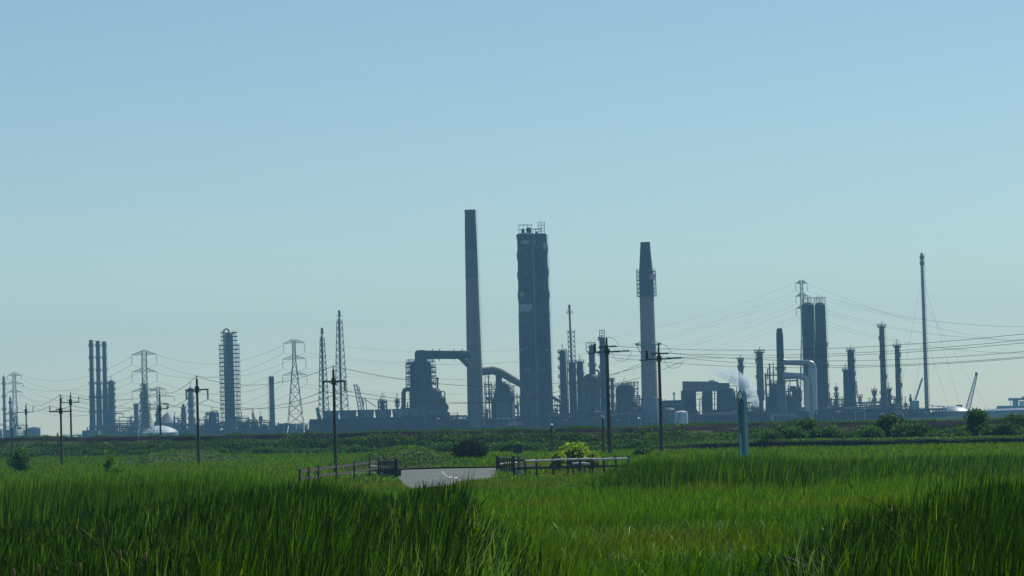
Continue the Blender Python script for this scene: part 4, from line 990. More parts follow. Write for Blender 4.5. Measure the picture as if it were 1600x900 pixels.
for x in (1457, 1466, 1475): duct(T, [(x, 640), (x, 634)], D, .5, DARK, 'pipe_support', n=6)
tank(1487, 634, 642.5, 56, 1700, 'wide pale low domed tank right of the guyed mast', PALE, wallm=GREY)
T = Thing('reclaimer', 'small dark cab shaped machine on the rim of the pale domed tank', 'machine', (X(1498, 636, 1720), 1735, 0)); pbox(T, 1495, 1502.5, 632.5, None, 1740, 6, DARK, 'cab'); duct(T, [(1488, 636), (1495, 635)], 1740, .7, DARK, 'arm', n=6)
T = Thing('lattice_crane', 'slanting lattice crane boom with a block head at far right', 'crane', (X(1512, 645, 2300), 2300, 0))
b = MB(); A = [(1524.5, 585), (1508, 641)]; B = [(1527, 586), (1515, 641)]
for q in (A, B): b.path([P(*q[0], 2300), P(*q[1], 2300)], .42, 4)
for i in range(14):
    t = i / 14; t2 = (i + 1) / 14
    b.path([P(1524.5 - 16.5*t, 585 + 56*t, 2300), P(1527 - 12*t2, 586 + 55*t2, 2300)], .25, 3); b.path([P(1527 - 12*t, 586 + 55*t, 2300), P(1524.5 - 16.5*t2, 585 + 56*t2, 2300)], .25, 3)
T.part('boom', b, STEEL); b = MB(); p = P(1525.5, 584, 2300); b.lathe(p.x, 2300, [(.6, p.z - 1.4), (1.1, p.z - .6), (1.1, p.z + .6), (.5, p.z + 1.3)], 8); T.part('boom_head', b, DARK)
b = MB(); p = P(1511, 641, 2300); b.box((p.x - 3, 2297, 0), (p.x + 3, 2303, p.z)); T.part('crane_base', b, STEEL)
tank(1590, 637.5, 640.5, 136, 1800, 'very wide grey oil tank at the right edge', mat('blue_grey_tank', (.17, .21, .26), .6, 0, .1, .05, bump=0), dome=True)
T = Thing('moored_ship', 'hazy ship superstructure behind the wide grey tank at the right edge', 'ship', (X(1590, 630, 2600), 2600, 0))
pbox(T, 1560, 1640, 634, None, 2600, 20, STEEL, 'hull'); pbox(T, 1577, 1640, 622, 625, 2600, 12, STEEL, 'bridge_deck'); pbox(T, 1584, 1590, 625, 634, 2600, 8, STEEL, 'cabin'); pbox(T, 1594, 1640, 626.5, 634, 2600, 10, WHITE, 'superstructure')
for x in (1578, 1582): pbox(T, x, x + .8, 625, 634, 2598, 1, STEEL, 'strut')
pbox(T, 1597, 1601, 619.5, 622, 2600, 5, STEEL, 'wheelhouse')
T = Thing('distant_shed_row', 'row of low sheds in front of the wide grey tank', 'shed', (X(1540, 650, 1400), 1400, 0))
for i in range(9):
    if i in (3,): continue
    pbox(T, 1505 + 13*i, 1516.5 + 13*i, 650 - (i % 3) * .8, None, 1400 + (i % 2) * 6, 9, GREY if i % 2 else STEEL, 'shed')

# ---- steam
def steam():
    b = MB(); k = M_(1445)
    path = [((1184, 635), 5), ((1180, 628), 8), ((1174, 617), 10.5), ((1167, 607), 11.5), ((1159, 597), 12), ((1148, 589), 12), ((1135, 584), 11), ((1118, 580), 9), ((1100, 576), 6)]
    for a in range(1): b.path([P(*p, 1438) for p, r in path], [r * k * .95 for p, r in path], 14)
    m = bpy.data.materials.new('steam_volume'); m.use_nodes = True; n = m.node_tree; n.nodes.clear(); L = n.links
    out = n.nodes.new('ShaderNodeOutputMaterial'); pv = n.nodes.new('ShaderNodeVolumePrincipled'); L.new(pv.outputs[0], out.inputs['Volume'])
    pv.inputs['Color'].default_value = (.86, .95, 1.0, 1); pv.inputs['Anisotropy'].default_value = 0.55
    tc = n.nodes.new('ShaderNodeTexCoord'); no = n.nodes.new('ShaderNodeTexNoise'); no.inputs['Scale'].default_value = .28; no.inputs['Detail'].default_value = 5; no.inputs['Distortion'].default_value = .6
    L.new(tc.outputs['Object'], no.inputs[0])
    rp = n.nodes.new('ShaderNodeMapRange'); rp.inputs[1].default_value = .40; rp.inputs[2].default_value = .72; rp.inputs[3].default_value = 0; rp.inputs[4].default_value = 1.4
    L.new(no.outputs[0], rp.inputs[0])
    # thins out as it drifts left and up from its source
    sx = n.nodes.new('ShaderNodeSeparateXYZ'); L.new(tc.outputs['Object'], sx.inputs[0])
    fd = n.nodes.new('ShaderNodeMapRange'); fd.inputs[1].default_value = -25; fd.inputs[2].default_value = 0; fd.inputs[3].default_value = .0; fd.inputs[4].default_value = 1
    L.new(sx.outputs[0], fd.inputs[0])
    mu = n.nodes.new('ShaderNodeMath'); mu.operation = 'MULTIPLY'; L.new(rp.outputs[0], mu.inputs[0]); L.new(fd.outputs[0], mu.inputs[1]); L.new(mu.outputs[0], pv.inputs['Density'])
    o = P(1181, 634, 1438)
    single('steam_plume', b, m, 'white steam drifting up and left between the boxy heater and the spiky column', 'steam', kind='stuff', org=tuple(o))
steam()
# ---- the dense low fringe of plant all along the foot of the refinery
LOWS = [
 (138, 182, 667, 1760, 'low shed with rooftop pipes at the foot of the three thin chimneys', 101, .9),
 (178, 222, 666, 1740, 'low dark pump row left of the pale domed tank', 102, .9),
 (280, 325, 663, 1640, 'low dark pump row right of the pale domed tank', 103, 1.0),
 (322, 350, 660, 1600, 'low plant in front of the squat boiler house', 104, 1.0),
 (374, 400, 658, 1560, 'low dark plant right of the foot of the scaffolded column', 105, 1.0),
 (398, 422, 659, 1560, 'low dark plant just left of the foot of the banded chimney', 106, 1.0),
 (428, 450, 664, 1560, 'low dark plant just right of the foot of the banded chimney', 107, .8),
 (660, 702, 647, 1395, 'low dark frame right of the cooling towers', 108, 1.0),
 (700, 732, 656, 1400, 'low dark blocks left of the foot of the tallest chimney', 109, 1.0),
 (755, 812, 655, 1400, 'low dark blocks right of the foot of the tallest chimney', 110, 1.0),
 (862, 900, 650, 1390, 'low dark blocks below the flare mast', 111, 1.0),
 (898, 940, 645, 1390, 'low dark blocks left of the tall near pole', 112, 1.0),
 (955, 998, 649, 1385, 'low blocks left of the foot of the buff chimney', 113, 1.0),
 (1080, 1150, 649, 1385, 'long low blocks in front of the boxy heater', 114, 1.0),
 (1150, 1200, 642, 1390, 'low blocks below the steam', 115, 1.0),
 (1246, 1262, 643, 1360, 'little frame left of the feet of the pale ducts', 116, 1.0),
 (1276, 1320, 640, 1385, 'low blocks at the foot of the two silo columns', 117, 1.0),
 (1318, 1375, 639, 1385, 'low blocks under the paired dark columns', 118, 1.0),
 (1372, 1412, 639, 1380, 'low blocks under the two slim right hand columns', 119, 1.0),
 (1410, 1445, 640, 1440, 'low blocks left of the loading gantry', 120, .8)]
for (x0, x1, yt, D, lab, sd_, so) in LOWS:
    T = unit(x0, x1, yt, D, lab, sd_, DARK if sd_ % 2 else STEEL, 2.0, solid=so, name='low_plant')
r_ = random.Random(5)
T = Thing('blast_wall', 'long low dark wall of sheds along the far foot of the refinery', 'wall', (X(800, 665, 1620), 1620, 0))
x = 130.0
while x < 1430:
    w_ = 9 + r_.random() * 26; hz_ = 660 - (x - 800) * .028
    pbox(T, x, min(1432, x + w_), hz_ + 1 - r_.random() ** 2 * 13, None, 1600 + r_.random() * 60, 8, (DARK, DARK, STEEL, TEAL)[int(r_.random() * 4)], 'shed'); x += w_ * (.8 + .4 * r_.random())

# a second, taller rank of pipework where the skyline is busiest
HIGHS = [
 (860, 880, 640, 1500, 'narrow dark frame behind the leftmost slim column', 131), (910, 936, 628, 1510, 'dark frame behind the fat lower vessel', 132),
 (944, 962, 634, 1500, 'dark frame just behind the thickest pole', 133), (986, 1004, 622, 1500, 'dark frame between the domed drum and the buff chimney', 134),
 (1030, 1046, 634, 1520, 'dark frame behind the long flat shed, at its left', 135), (1142, 1160, 622, 1500, 'dark frame behind the round headed blue post', 136),
 (1166, 1182, 628, 1510, 'dark frame at the root of the steam', 137), (1232, 1250, 606, 1490, 'dark frame between boiler and pale ducts', 138),
 (1290, 1304, 628, 1500, 'dark frame close right of the silo columns', 139), (1308, 1326, 630, 1500, 'dark frame behind the slimmer sister column', 140),
 (1334, 1352, 632, 1500, 'dark frame right of the paired dark columns', 141), (1355, 1380, 628, 1510, 'dark frame left of the tall slim column', 142),
 (1382, 1400, 622, 1500, 'dark frame between the two slim right columns', 143), (1403, 1422, 634, 1500, 'dark frame right of the second slim column', 144),
 (700, 716, 648, 1480, 'small dark frame right of the converter foot', 145), (745, 762, 640, 1500, 'small dark frame right of the foot of the tallest chimney', 146),
 (205, 222, 650, 1900, 'dark frame left of the domed tank columns', 147), (272, 284, 652, 1800, 'small dark frame right of the cone roofed tank', 148), (304, 320, 655, 1700, 'small dark frame right of the pale grey column', 149)]
for (x0, x1, yt, D, lab, sd_) in HIGHS: unit(x0, x1, yt, D, lab, sd_, DARK, 1.6, solid=.6, name='pipe_structure', fm=DARK)
# ================================================================ poles, wires, fences, signs
def insul(mb, a, b, r=.13, n=6):
    a, b = Vector(a), Vector(b); d = b - a; m = n * 3; pts = []; rs = []
    for i in range(m + 1):
        t = i / m; pts.append(a + d * t); rs.append(r if i % 3 == 1 else r * .45)
    mb.path(pts, rs, 8)
ATT = {}
def pole(key, xt, yt, D, wpx, yarm, armL, armR, style, label, group='wooden power poles across the marsh', thin=None, ybelow=None):
    k = M_(D); c = P(xt, yt, D); cx = c.x; T = Thing('power_pole', label, 'pole', (cx, D, 0), group)
    z = lambda y: Z(xt, y, D); r = wpx * k / 2
    b = MB(); ys = ybelow or (yt + 12); b.path([(cx, D, -.2), (cx, D, z(ys)), (cx, D, z(ys) + .05), (cx, D, c.z)], [r * 1.15, r * .9, r * .6 if thin else r * .88, r * .5 if thin else r * .8], 12); T.part('shaft', b, WOOD)
    za = z(yarm); xl, xr = cx - armL * k, cx + armR * k; b = MB(); b.box((xl, D - r - .12, za - .07), (xr, D - r, za + .07)); T.part('crossarm', b, WOOD if style != 'green' else BLACKP)
    b = MB(); b.box((cx - r * 1.5, D - r * 1.4, za - 4 * k), (cx + r * 1.5, D + r * 1.3, za + 5 * k)); T.part('clamp_plate', b, BLACKP)
    att = {}
    if style == 'hang':
        for nm, x in (('L', xl + .1), ('R', xr - .1)):
            b = MB(); insul(b, (x, D - r - .06, za), (x, D - r - .06, za - 15 * k)); T.part('insulator', b, GLASSG); att[nm] = Vector((x, D - r - .06, za - 15 * k))
        b = MB(); insul(b, (cx, D, c.z), (cx, D, c.z + .35), .09, 2); T.part('top_pin', b, BROWNI); att['T'] = Vector((cx, D, c.z + .3))
        for s in (-1, 1): b = MB(); b.bar((cx + s * armL * k * .5, D - r - .06, za), (cx, D - r - .06, za - 6 * k), .05); T.part('arm_brace', b, BLACKP)
    elif style == 'pins':
        for nm, x in (('L', xl + .1), ('R', xr - .1)):
            b = MB(); insul(b, (x, D - r - .06, za), (x, D - r - .06, za + 9 * k), .10, 4); T.part('insulator', b, BROWNI); att[nm] = Vector((x, D - r - .06, za + 9 * k))
        b = MB(); insul(b, (cx, D, c.z), (cx, D, c.z + .4), .09, 2); T.part('top_pin', b, BROWNI); att['T'] = Vector((cx, D, c.z + .35))
        b = MB(); b.bar((cx - .5, D - r - .2, za + 3 * k), (cx + 2.5 * k, D - r - .2, za + 4 * k), .1); T.part('bracket', b, BLACKP)
    ATT[key] = att
    return T, cx, z, r, za, k
pole('p40', 40.5, 633, 560, 2.2, 644, 14, 12, 'pins', 'small pole left of the two taller poles, its arm ending in upright pins')
pole('p95', 94.5, 622, 316, 3.4, 643, 18, 18, 'pins', 'left one of two close poles near the left edge, nearer one with a low arm')
pole('p111', 110, 617, 470, 3.0, 629, 14, 14, 'pins', 'right one of two close poles near the left edge, with a higher arm')
T, cx, z, r, za, k = pole('p251', 249.5, 616, 460, 2.8, 639, 16, 12, 'pins', 'pole with a squared arm end in front of the pale domed tank')
b = MB(); b.path([(cx + 12*k, 460, za), (cx + 13*k, 460, za + 2*k), (cx + 13*k, 460, za + 8*k), (cx + 5*k, 460, za + 8.5*k)], .09, 6); T.part('bent_bracket', b, BLACKP)
pole('p309', 307.5, 592, 292, 4.2, 609, 18, 18.5, 'hang', 'pole with hanging insulators left of the scaffolded column')
pole('p521', 520.8, 578, 227, 4.6, 596, 18, 19.5, 'hang', 'pole with hanging insulators in front of the two flare towers and cooling row')
for key, x0, y0, lab, D in (('p950', 947.6, 527, 'thickest pole, with green insulators and a jumper loop, left of the buff chimney', 283), ('p1034', 1029, 538, 'pole with green insulators standing in front of the buff chimney foot', 288)):
    T, cx, z, r, za, k = pole(key, x0, y0, D, 5.6 if x0 < 1000 else 5.0, y0 + 23, 21, 18, 'green', lab, group='strain poles with green insulators', thin=True, ybelow=y0 + 13)
    att = {}
    z1 = z(y0 + 14.5); Y = D - r - .1
    b = MB(); b.box((cx - 12*k, Y - .06, z1 - .05), (cx + 5*k, Y + .06, z1 + .05)); T.part('upper_arm', b, BLACKP)
    for (xa, xb, yy, nm) in ((4, 15.5, 14.5, 'U'), (10, 22, 22.5, 'm1'), (24, 35, 22.3, 'M'), (-20, -30.5, 24, 'L'), (-5, -13, 15.5, 'l1')):
        b = MB(); insul(b, (cx + xa*k, Y, z(y0 + yy)), (cx + xb*k, Y, z(y0 + yy)), .13, 5); T.part('insulator', b, GLASSG); att[nm] = Vector((cx + xb*k, Y, z(y0 + yy)))
    b = MB(); b.path([(cx + 18*k, Y, za), (cx + 24*k, Y, za + .05)], .06, 5); T.part('arm_link', b, BLACKP); b = MB(); b.path([(cx - 19*k, Y, z(y0+9.5)), (cx - 19*k, Y, z(y0 + 24))], .14, 8); T.part('pin_post', b, BLACKP)
    def loop(pts, nm):
        b = MB(); b.path([(cx + a*k, Y - .1, z(y0 + c_)) for a, c_ in pts], .022, 4); T.part('jumper_wire', b, WIRE)
    loop([(1, 0), (6, .6), (11, 3), (15.5, 7), (18.3, 12), (18.6, 14.5)], 'a')
    loop([(4, 20), (8, 26), (11, 32), (15, 37), (21, 38.5), (28, 37.5), (34, 33), (37, 27), (37.5, 23)], 'b')
    ATT[key] = att
# thin posts on and below the bank
for (x, yt, yb, D, lab) in ((862, 664, 704, 320, 'thin dark post with a small white cap below the flare mast'), (942, 654, 706, 300, 'thin dark post just left of the thickest pole'), (18.5, 670, 721, 400, 'dark stub post at the left edge in front of the sea bank')):
    c = P(x, yt, D); T = Thing('marker_post', lab, 'post', (c.x, D, 0)); b = MB(); b.path([(c.x, D, -.1), (c.x, D, c.z)], [.13, .10], 8); T.part('shaft', b, WOOD)
    b = MB(); b.lathe(c.x, D, [(.15, c.z - .06), (.16, c.z + .05), (.03, c.z + .15)], 8); T.part('cap', b, WHITE if x == 862 else BLACKP)

# ---- wires
G1 = 'power lines between the wooden poles'; G2 = 'high voltage lines between the lattice towers'
def wl(a, b, s, lab, g=G1, r=.022): wire(a, b, s, lab, g, r)
A = ATT
for nm, w1 in (('L', 'left arm'), ('R', 'right arm'), ('T', 'pole top')):
    q = {'L': 'L', 'R': 'M', 'T': 'U'}[nm]
    wl(A['p309'][nm], A['p521'][nm], 1.2, w1 + ' wire between the two poles with hanging insulators')
    wl(A['p521'][nm], A['p1034'][q] + Vector((0, 0, -.4)), 2.2, w1 + ' wire from the pole before the cooling row to the buff chimney pole')
    wl(A['p251'][nm], A['p309'][nm], .8, w1 + ' wire leaving the pole before the domed tank to the right', r=.026)
    wl(A['p95'][nm], A['p251'][nm], 1.0, w1 + ' wire from the nearer of two close left poles to the right', r=.026)
    wl(A['p40'][nm], A['p95'][nm], .8, w1 + ' wire leaving the small leftmost pole', r=.026)
    wl(A['p111'][nm], A['p251'][nm] + Vector((0, .5, -.6)), .8, w1 + ' wire from the farther of two close left poles to the right', r=.026)
ends = [('p950', 'U', 511.5, 'highest wire running off the right edge, from the thickest pole'), ('p950', 'M', 520.6, 'second wire running off the right edge, from the thickest pole'), ('p950', 'L', 527.4, 'third wire running off the right edge, from the left arm of the thickest pole'),
        ('p1034', 'U', 540, 'fourth wire down running off the right edge'), ('p1034', 'M', 548, 'fifth wire down running off the right edge'), ('p1034', 'L', 551, 'lowest wire running off the right edge')]
for i, (kk, nm, ye, lab) in enumerate(ends):
    a = A[kk][nm]; xe = 1760; D = 215; yend = ye - (xe - 1600) * (.06 if i < 3 else .05); e = P(xe, yend, D)
    wl(a, e, 1.1, lab, r=.022)
a = A['p950']['L']; wl(a, A['p1034']['L'], .1, 'short wire linking the left arms of the two green insulator poles')
att = PYL_ATT
def pw(k1, k2, sag, lab, r=.07):
    for j, (a, b) in enumerate(zip(att[k1], att[k2])):
        if a[0] == 0: nm = 'earth wire on the peaks'
        else: nm = ('top', 'middle', 'bottom')[j // 2] + (' left' if a[0] < 0 else ' right') + ' arms'
        wire(a[1], b[1], sag, lab + ', ' + nm, G2, r)
pw('A', 'B', 12, 'line from leftmost lattice tower', .075)
pw('B', 'D', 10, 'line across the scaffolded column', .06)
pw('D', 'E', 20, 'line from middle lattice tower rightwards', .04)
for j, (s, p) in enumerate(att['E']):
    nm = 'earth wire' if s == 0 else ('top', 'middle', 'bottom')[j // 2] + (' left' if s < 0 else ' right') + ' arm wire'
    e = P(1900, 478 + (j // 2) * 22 + (0 if s <= 0 else 3), 1300); wire(p, e, 14, nm + ' leaving right from the tower behind the silos', G2, .045)
for j, (s, p) in enumerate(att['A'][:6]):
    e = P(-160, 560 + (j // 2) * 16, 2000); wire(p, e, 6, ('top', 'middle', 'bottom')[j // 2] + (' left' if s < 0 else ' right') + ' arm wire leaving left from the leftmost lattice tower', G2, .07)

# ---- post and rail fences, bridge rails
def fence(xs, ytop, Dof, label, zt=1.15, post=.13, rails=(1.02, .55), light=None):
    """posts at photo x positions; Dof(x) gives real depth"""
    pts = [(X(x, ytop(x), Dof(x)), Dof(x)) for x in xs]; T = Thing('rail_fence', label, 'fence', (pts[0][0], pts[0][1], 0))
    for (x, y) in pts:
        b = MB(); j = rnd.uniform(-.03, .03); b.box((x - post/2, y - post/2, -.1), (x + post/2, y + post/2, zt + j)); b.box((x - post/2 - .01, y - post/2 - .01, zt + j), (x + post/2 + .01, y + post/2 + .01, zt + j + .03)); T.part('post', b, FENCE)
    for (a, c_) in zip(pts, pts[1:]):
        for h in rails:
            b = MB(); d0, d1 = rnd.uniform(-.03, .03), rnd.uniform(-.03, .03)
            y0, y1 = a[1] - post/2 - .05, c_[1] - post/2 - .05
            if light and h == rails[0] and light(a[0], c_[0]):
                b.path([(a[0], y0, h + d0), (c_[0], y1, h + d1)], .065, 8); T.part('rail', b, RAILTOP, 'bleached top rail with sun glare painted in'); continue
            b.add([(a[0], y0, h - .07 + d0), (c_[0], y1, h - .07 + d1), (c_[0], y1 + .045, h - .07 + d1), (a[0], y0 + .045, h - .07 + d0), (a[0], y0, h + .07 + d0), (c_[0], y1, h + .07 + d1), (c_[0], y1 + .045, h + .07 + d1), (a[0], y0 + .045, h + .07 + d0)],
                  [(0,3,2,1),(4,5,6,7),(0,1,5,4),(1,2,6,5),(2,3,7,6),(3,0,4,7)])
            T.part('rail', b, FENCE)
    return T
def DofTop(px, py, z): return (z - EYE) / U(px, py)[1]
lf = lambda x: 731.5 - (x - 478) * .122
fence([468, 482, 497, 525, 553, 577, 591], lf, lambda x: DofTop(x, lf(x), 1.15), 'dark post and rail fence climbing right towards the left bridge railing')
rf_ = lambda x: 717.2 - (x - 803) * .026
DR = lambda x: DofTop(x, rf_(x), 1.15)
xl_ = X(846, 716, DR(846))
fence([803, 820, 838, 864, 887, 906, 925, 943, 962, 982], rf_, DR, 'post and rail fence right of the sign, its bleached top rail painted paler for sun glare', light=lambda a, c_: a > xl_ - 1.5)
# pale rails of the farther fences seen through the railings
bf = lambda x: 724.5 - (x - 782) * .10
T = fence([782, 801, 820, 838], lambda x: 724 - (x - 782) * .105, lambda x: DofTop(x, 724 - (x - 782) * .105, .60), 'short pale topped fence seen through the right bridge railing', .58, .12, (.58, .25), light=lambda a, c_: True)
T = fence([577, 592, 607], lambda x: 727 + (x - 577) * .09, lambda x: DofTop(x, 727 + (x - 577) * .09, .58), 'short pale topped fence seen through the left bridge railing', .55, .12, (.55, .25), light=lambda a, c_: True)
T = fence([895, 904, 913, 921], lambda x: 722, lambda x: DofTop(x, 722, .8), 'little low pale rail behind the right hand fence', .75, .10, (.72,), light=lambda a, c_: True)

def railing(x0, x1, y0t, y1t, y0b, y1b, label, solid=None, posts=(3, 5), nb=8):
    D0 = DofTop(x0, y0b, 0); D1 = DofTop(x1, y1b, 0); a = Vector((X(x0, y0t, D0), D0, 0)); c_ = Vector((X(x1, y1t, D1), D1, 0))
    h0 = Z(x0, y0t, D0); h1 = Z(x1, y1t, D1); T = Thing('bridge_railing', label, 'railing', tuple(a))
    for p, h, w_ in ((a, h0, posts[0]), (c_, h1, posts[1])):
        b = MB(); q = w_ * M_(p.y) / 2; b.box((p.x - q, p.y - q, -.1), (p.x + q, p.y + q, h + .04)); b.box((p.x - q * 1.1, p.y - q * 1.1, h + .04), (p.x + q * 1.1, p.y + q * 1.1, h + .10)); T.part('end_post', b, BLACKP)
    for i in range(1, nb + 1):
        t = i / (nb + 1); p = a.lerp(c_, t); h = h0 + (h1 - h0) * t; b = MB(); b.box((p.x - .05, p.y - .03, .08), (p.x + .05, p.y + .03, h - .03)); T.part('bar', b, BLACKP)
    for f_ in (.97, .12):
        b = MB(); b.path([a + Vector((0, 0, h0 * f_)), c_ + Vector((0, 0, h1 * f_))], .045, 6); T.part('rail', b, BLACKP)
    if solid:
        t0, hh = solid; p = a.lerp(c_, t0); b = MB(); b.box((p.x, p.y - .06, 0), (c_.x, p.y + .06, hh)); T.part('kick_board', b, BLACKP)
    return T
railing(591, 619, 720, 719, 743, 747, 'black bridge railing on the left of the road, solid at its foot', (.35, .48), (3, 4.6), 8)
railing(777, 802, 714.5, 714.5, 735, 741, 'black bridge railing on the right of the road, beside the sign', None, (5, 3.6), 8)
# sign
D = DofTop(809, 743, 0); k = M_(D); T = Thing('road_sign', 'rectangular road sign seen from the back on a blue grey post', 'sign', (X(809, 743, D), D, 0)); cx = P(808.7, 700, D).x
b = MB(); b.path([(cx, D, -.1), (cx, D, Z(808, 695.5, D))], .055, 10); T.part('post', b, mat('blue_grey_paint', (.13, .20, .26), .5, 0, .15, 2, bump=0))
b = MB(); b.box((cx - 6.8*k, D - .075, Z(808, 708, D)), (cx + 7*k, D - .055, Z(808, 695.5, D))); b.box((cx - 6.9*k, D - .10, Z(808, 698.8, D)), (cx + 7.1*k, D - .076, Z(808, 698, D))); b.box((cx - 6.9*k, D - .10, Z(808, 706, D)), (cx + 7.1*k, D - .076, Z(808, 705.2, D))); T.part('sign_plate', b, SIGNB)
b = MB(); b.box((cx - 1.2*k, D - .4, 0), (cx + 3.4*k, D - .2, Z(808, 713, D))); T.part('box_post', b, MATS['blue_grey_paint'])
b = MB(); b.box((cx - 3.6*k, D - .45, 0), (cx + 4*k, D - .15, .32)); T.part('concrete_base', b, mat('base_concrete', (.25, .30, .32), .8, 0, .15, 2, bump=.1))

# ---- pale blue vent post
D = DofTop(1160, 716, 0); k = M_(D); c = P(1156, 611, D); cx = c.x; T = Thing('vent_post', 'tall pale blue round headed cabinet post standing in the marsh in front of the steam', 'post', (cx, D, 0)); z = lambda y: Z(1158, y, D)
def slab(x0, x1, y0, y1, yt, rt, name, m, lean=0):
    b = MB(); n = 8; pts = [(x0, -.1)] ; X0, X1 = cx + x0*k, cx + x1*k; zt = z(yt); r = (X1 - X0) * .5
    out = [(X0, -.1), (X1, -.1), (X1 + lean, zt - rt*k)]
    for i in range(1, n): a = math.pi * i / n; out.append(((X0 + X1)/2 + r * math.cos(a), zt - rt*k + rt*k * math.sin(a)))
    out.append((X0, zt - rt*k)); q = len(out)
    b.add([(x, y0, zz) for x, zz in out] + [(x, y1, zz) for x, zz in out], [tuple(range(q)), tuple(range(2*q - 1, q - 1, -1))] + [(i, i + q, (i+1) % q + q, (i+1) % q) for i in range(q)]); return T.part(name, b, m)
slab(-4, 2.2, D - .35, D + .35, 611, 6, 'front_panel', GREENP)
slab(1.6, 10.5, D - .2, D + .6, 610.5, 12, 'side_panel', BLUEP)
b = MB(); zc = z(621); b.lathe(cx - .6*k, D - .30, [(.02, zc - 9.5*k), (1.6*k, zc - 6*k), (2.5*k, zc), (2.3*k, zc + 4.5*k), (1.3*k, zc + 8*k), (.02, zc + 9.6*k)], 16); T.part('glare_dome', b, mat('sun_glare_enamel', (.8, .8, .7), .3, 0, .05, 1, bump=0))  # white bulge put in for the sun reflecting off the curved top
b = MB(); pts = []
for i in range(9): a = math.pi * i / 8; pts.append((cx + (-.6 + 3.0 * math.cos(a)) * k, D - .42, z(621) + 8.0 * k * math.sin(a)))
b.add([(p[0], D - .42, p[2]) for p in pts] + [(cx + 2.4*k, D - .42, z(627)), (cx - .5*k, D - .42, z(629))], [tuple(range(11))]); b.add([(p[0], D - .34, p[2]) for p in pts] + [(cx + 2.4*k, D - .34, z(627)), (cx - .5*k, D - .34, z(629))], [tuple(range(10, -1, -1))] + [(i, (i+1) % 11, ((i+1) % 11) - 11, i - 11) for i in range(11)]); T.part('glare_plate', b, mat('sun_glare_enamel', (.75, .75, .62), .4, 0, .05, 1, bump=0))  # flat plate in the same white, painted sun glare
for y, m_ in ((643, ORANGE), (646, GREENP), (676, BLACKP)):
    b = MB(); b.box((cx - 4.3*k, D - .40, z(y + 1.2)), (cx + 2.0*k, D - .34, z(y))); T.part('clamp_band', b, GREENP if m_ is ORANGE else m_)
b = MB(); b.box((cx - 3.7*k, D - .42, 0), (cx - .2*k, D - .36, z(677))); T.part('lower_door', b, BLUEP)
b = MB(); b.box((cx + 4*k, D - .24, .1), (cx + 5*k, D - .2, z(625))); T.part('vertical_seam', b, GREENP)
# ================================================================ vegetation (numpy-built real geometry)
def np_mesh(name, V, Fq, tint, m, label, cat, kind='stuff', org=None, group=None, parent=None):
    me = bpy.data.meshes.new(name); nv = len(V); nf = len(Fq)
    if org is not None: V = V - np.array(org)
    me.vertices.add(nv); me.vertices.foreach_set('co', V.astype(np.float32).ravel())
    k = Fq.shape[1]
    me.loops.add(nf * k); me.loops.foreach_set('vertex_index', Fq.astype(np.int32).ravel())
    me.polygons.add(nf); me.polygons.foreach_set('loop_start', np.arange(0, nf * k, k, dtype=np.int32))
    me.update(calc_edges=True)
    at = me.attributes.new('tint', 'FLOAT', 'POINT'); at.data.foreach_set('value', tint.astype(np.float32))
    me.materials.append(m); o = bpy.data.objects.new(name, me); COL.objects.link(o)
    if org is not None and parent is None: o.location = org
    if parent: o.parent = parent
    if label: o['label'] = label
    if cat: o['category'] = cat
    if kind: o['kind'] = kind
    if group: o['group'] = group
    return o
def blades(base, h, wd, lean, curl, head=None, seg=3, tint=None, wind=.10):
    """curved tapering blades; base Nx3, h,wd,lean,curl arrays"""
    N = len(base); th = nrg.uniform(0, 2*np.pi, N) if head is None else head
    dx, dy = np.cos(th), np.sin(th); ph = nrg.uniform(0, 2*np.pi, N); fx, fy = np.cos(ph), np.sin(ph)
    V = np.zeros((N, seg + 1, 2, 3))
    for i in range(seg + 1):
        t = i / seg; off = lean * t + curl * t**2.5; zz = h * (t - .35 * np.clip(curl / h, 0, 2) * t**3)
        wf = wd * (.75 if i == 0 else (1.0 if i < seg else .12)) * (1 - .25 * t)
        cx = base[:, 0] + dx * off + wind * h * t * t; cy = base[:, 1] + dy * off; cz = base[:, 2] + zz
        for s, sg in ((0, -.5), (1, .5)):
            V[:, i, s, 0] = cx + fx * wf * sg; V[:, i, s, 1] = cy + fy * wf * sg; V[:, i, s, 2] = cz
    V = V.reshape(-1, 3); idx = np.arange(N)[:, None] * (seg + 1) * 2
    F = np.concatenate([idx + np.array([[2*i, 2*i+1, 2*i+3, 2*i+2]]) for i in range(seg)], 0)
    tt = np.repeat(nrg.beta(2, 2, N) if tint is None else tint, (seg + 1) * 2)
    return V, F, tt
def cards(c, sz, updown=.6):
    """small randomly turned leaf faces"""
    N = len(c); a = nrg.normal(size=(N, 3)); a[:, 2] *= updown; a /= np.linalg.norm(a, axis=1)[:, None]
    b = np.cross(a, nrg.normal(size=(N, 3))); b /= np.linalg.norm(b, axis=1)[:, None]
    s = (sz * nrg.uniform(.6, 1.4, N))[:, None]
    V = np.stack([c - a*s, c - b*s*.5 + a*s*.1, c + a*s, c + b*s*.5 + a*s*.1], 1).reshape(-1, 3)
    F = np.arange(N * 4).reshape(N, 4); return V, F
def sn(x, y, seed=0):
    r = np.random.default_rng(seed); v = 0
    for o in range(5):
        k = 2.0 ** o * .07; a = r.uniform(0, 2*np.pi); v = v + np.sin((x*np.cos(a) + y*np.sin(a)) * k * 2*np.pi + r.uniform(0, 6)) * np.cos((-x*np.sin(a) + y*np.cos(a)*.7) * k * 5 + r.uniform(0, 6)) / (1 + .5*o)
    return v
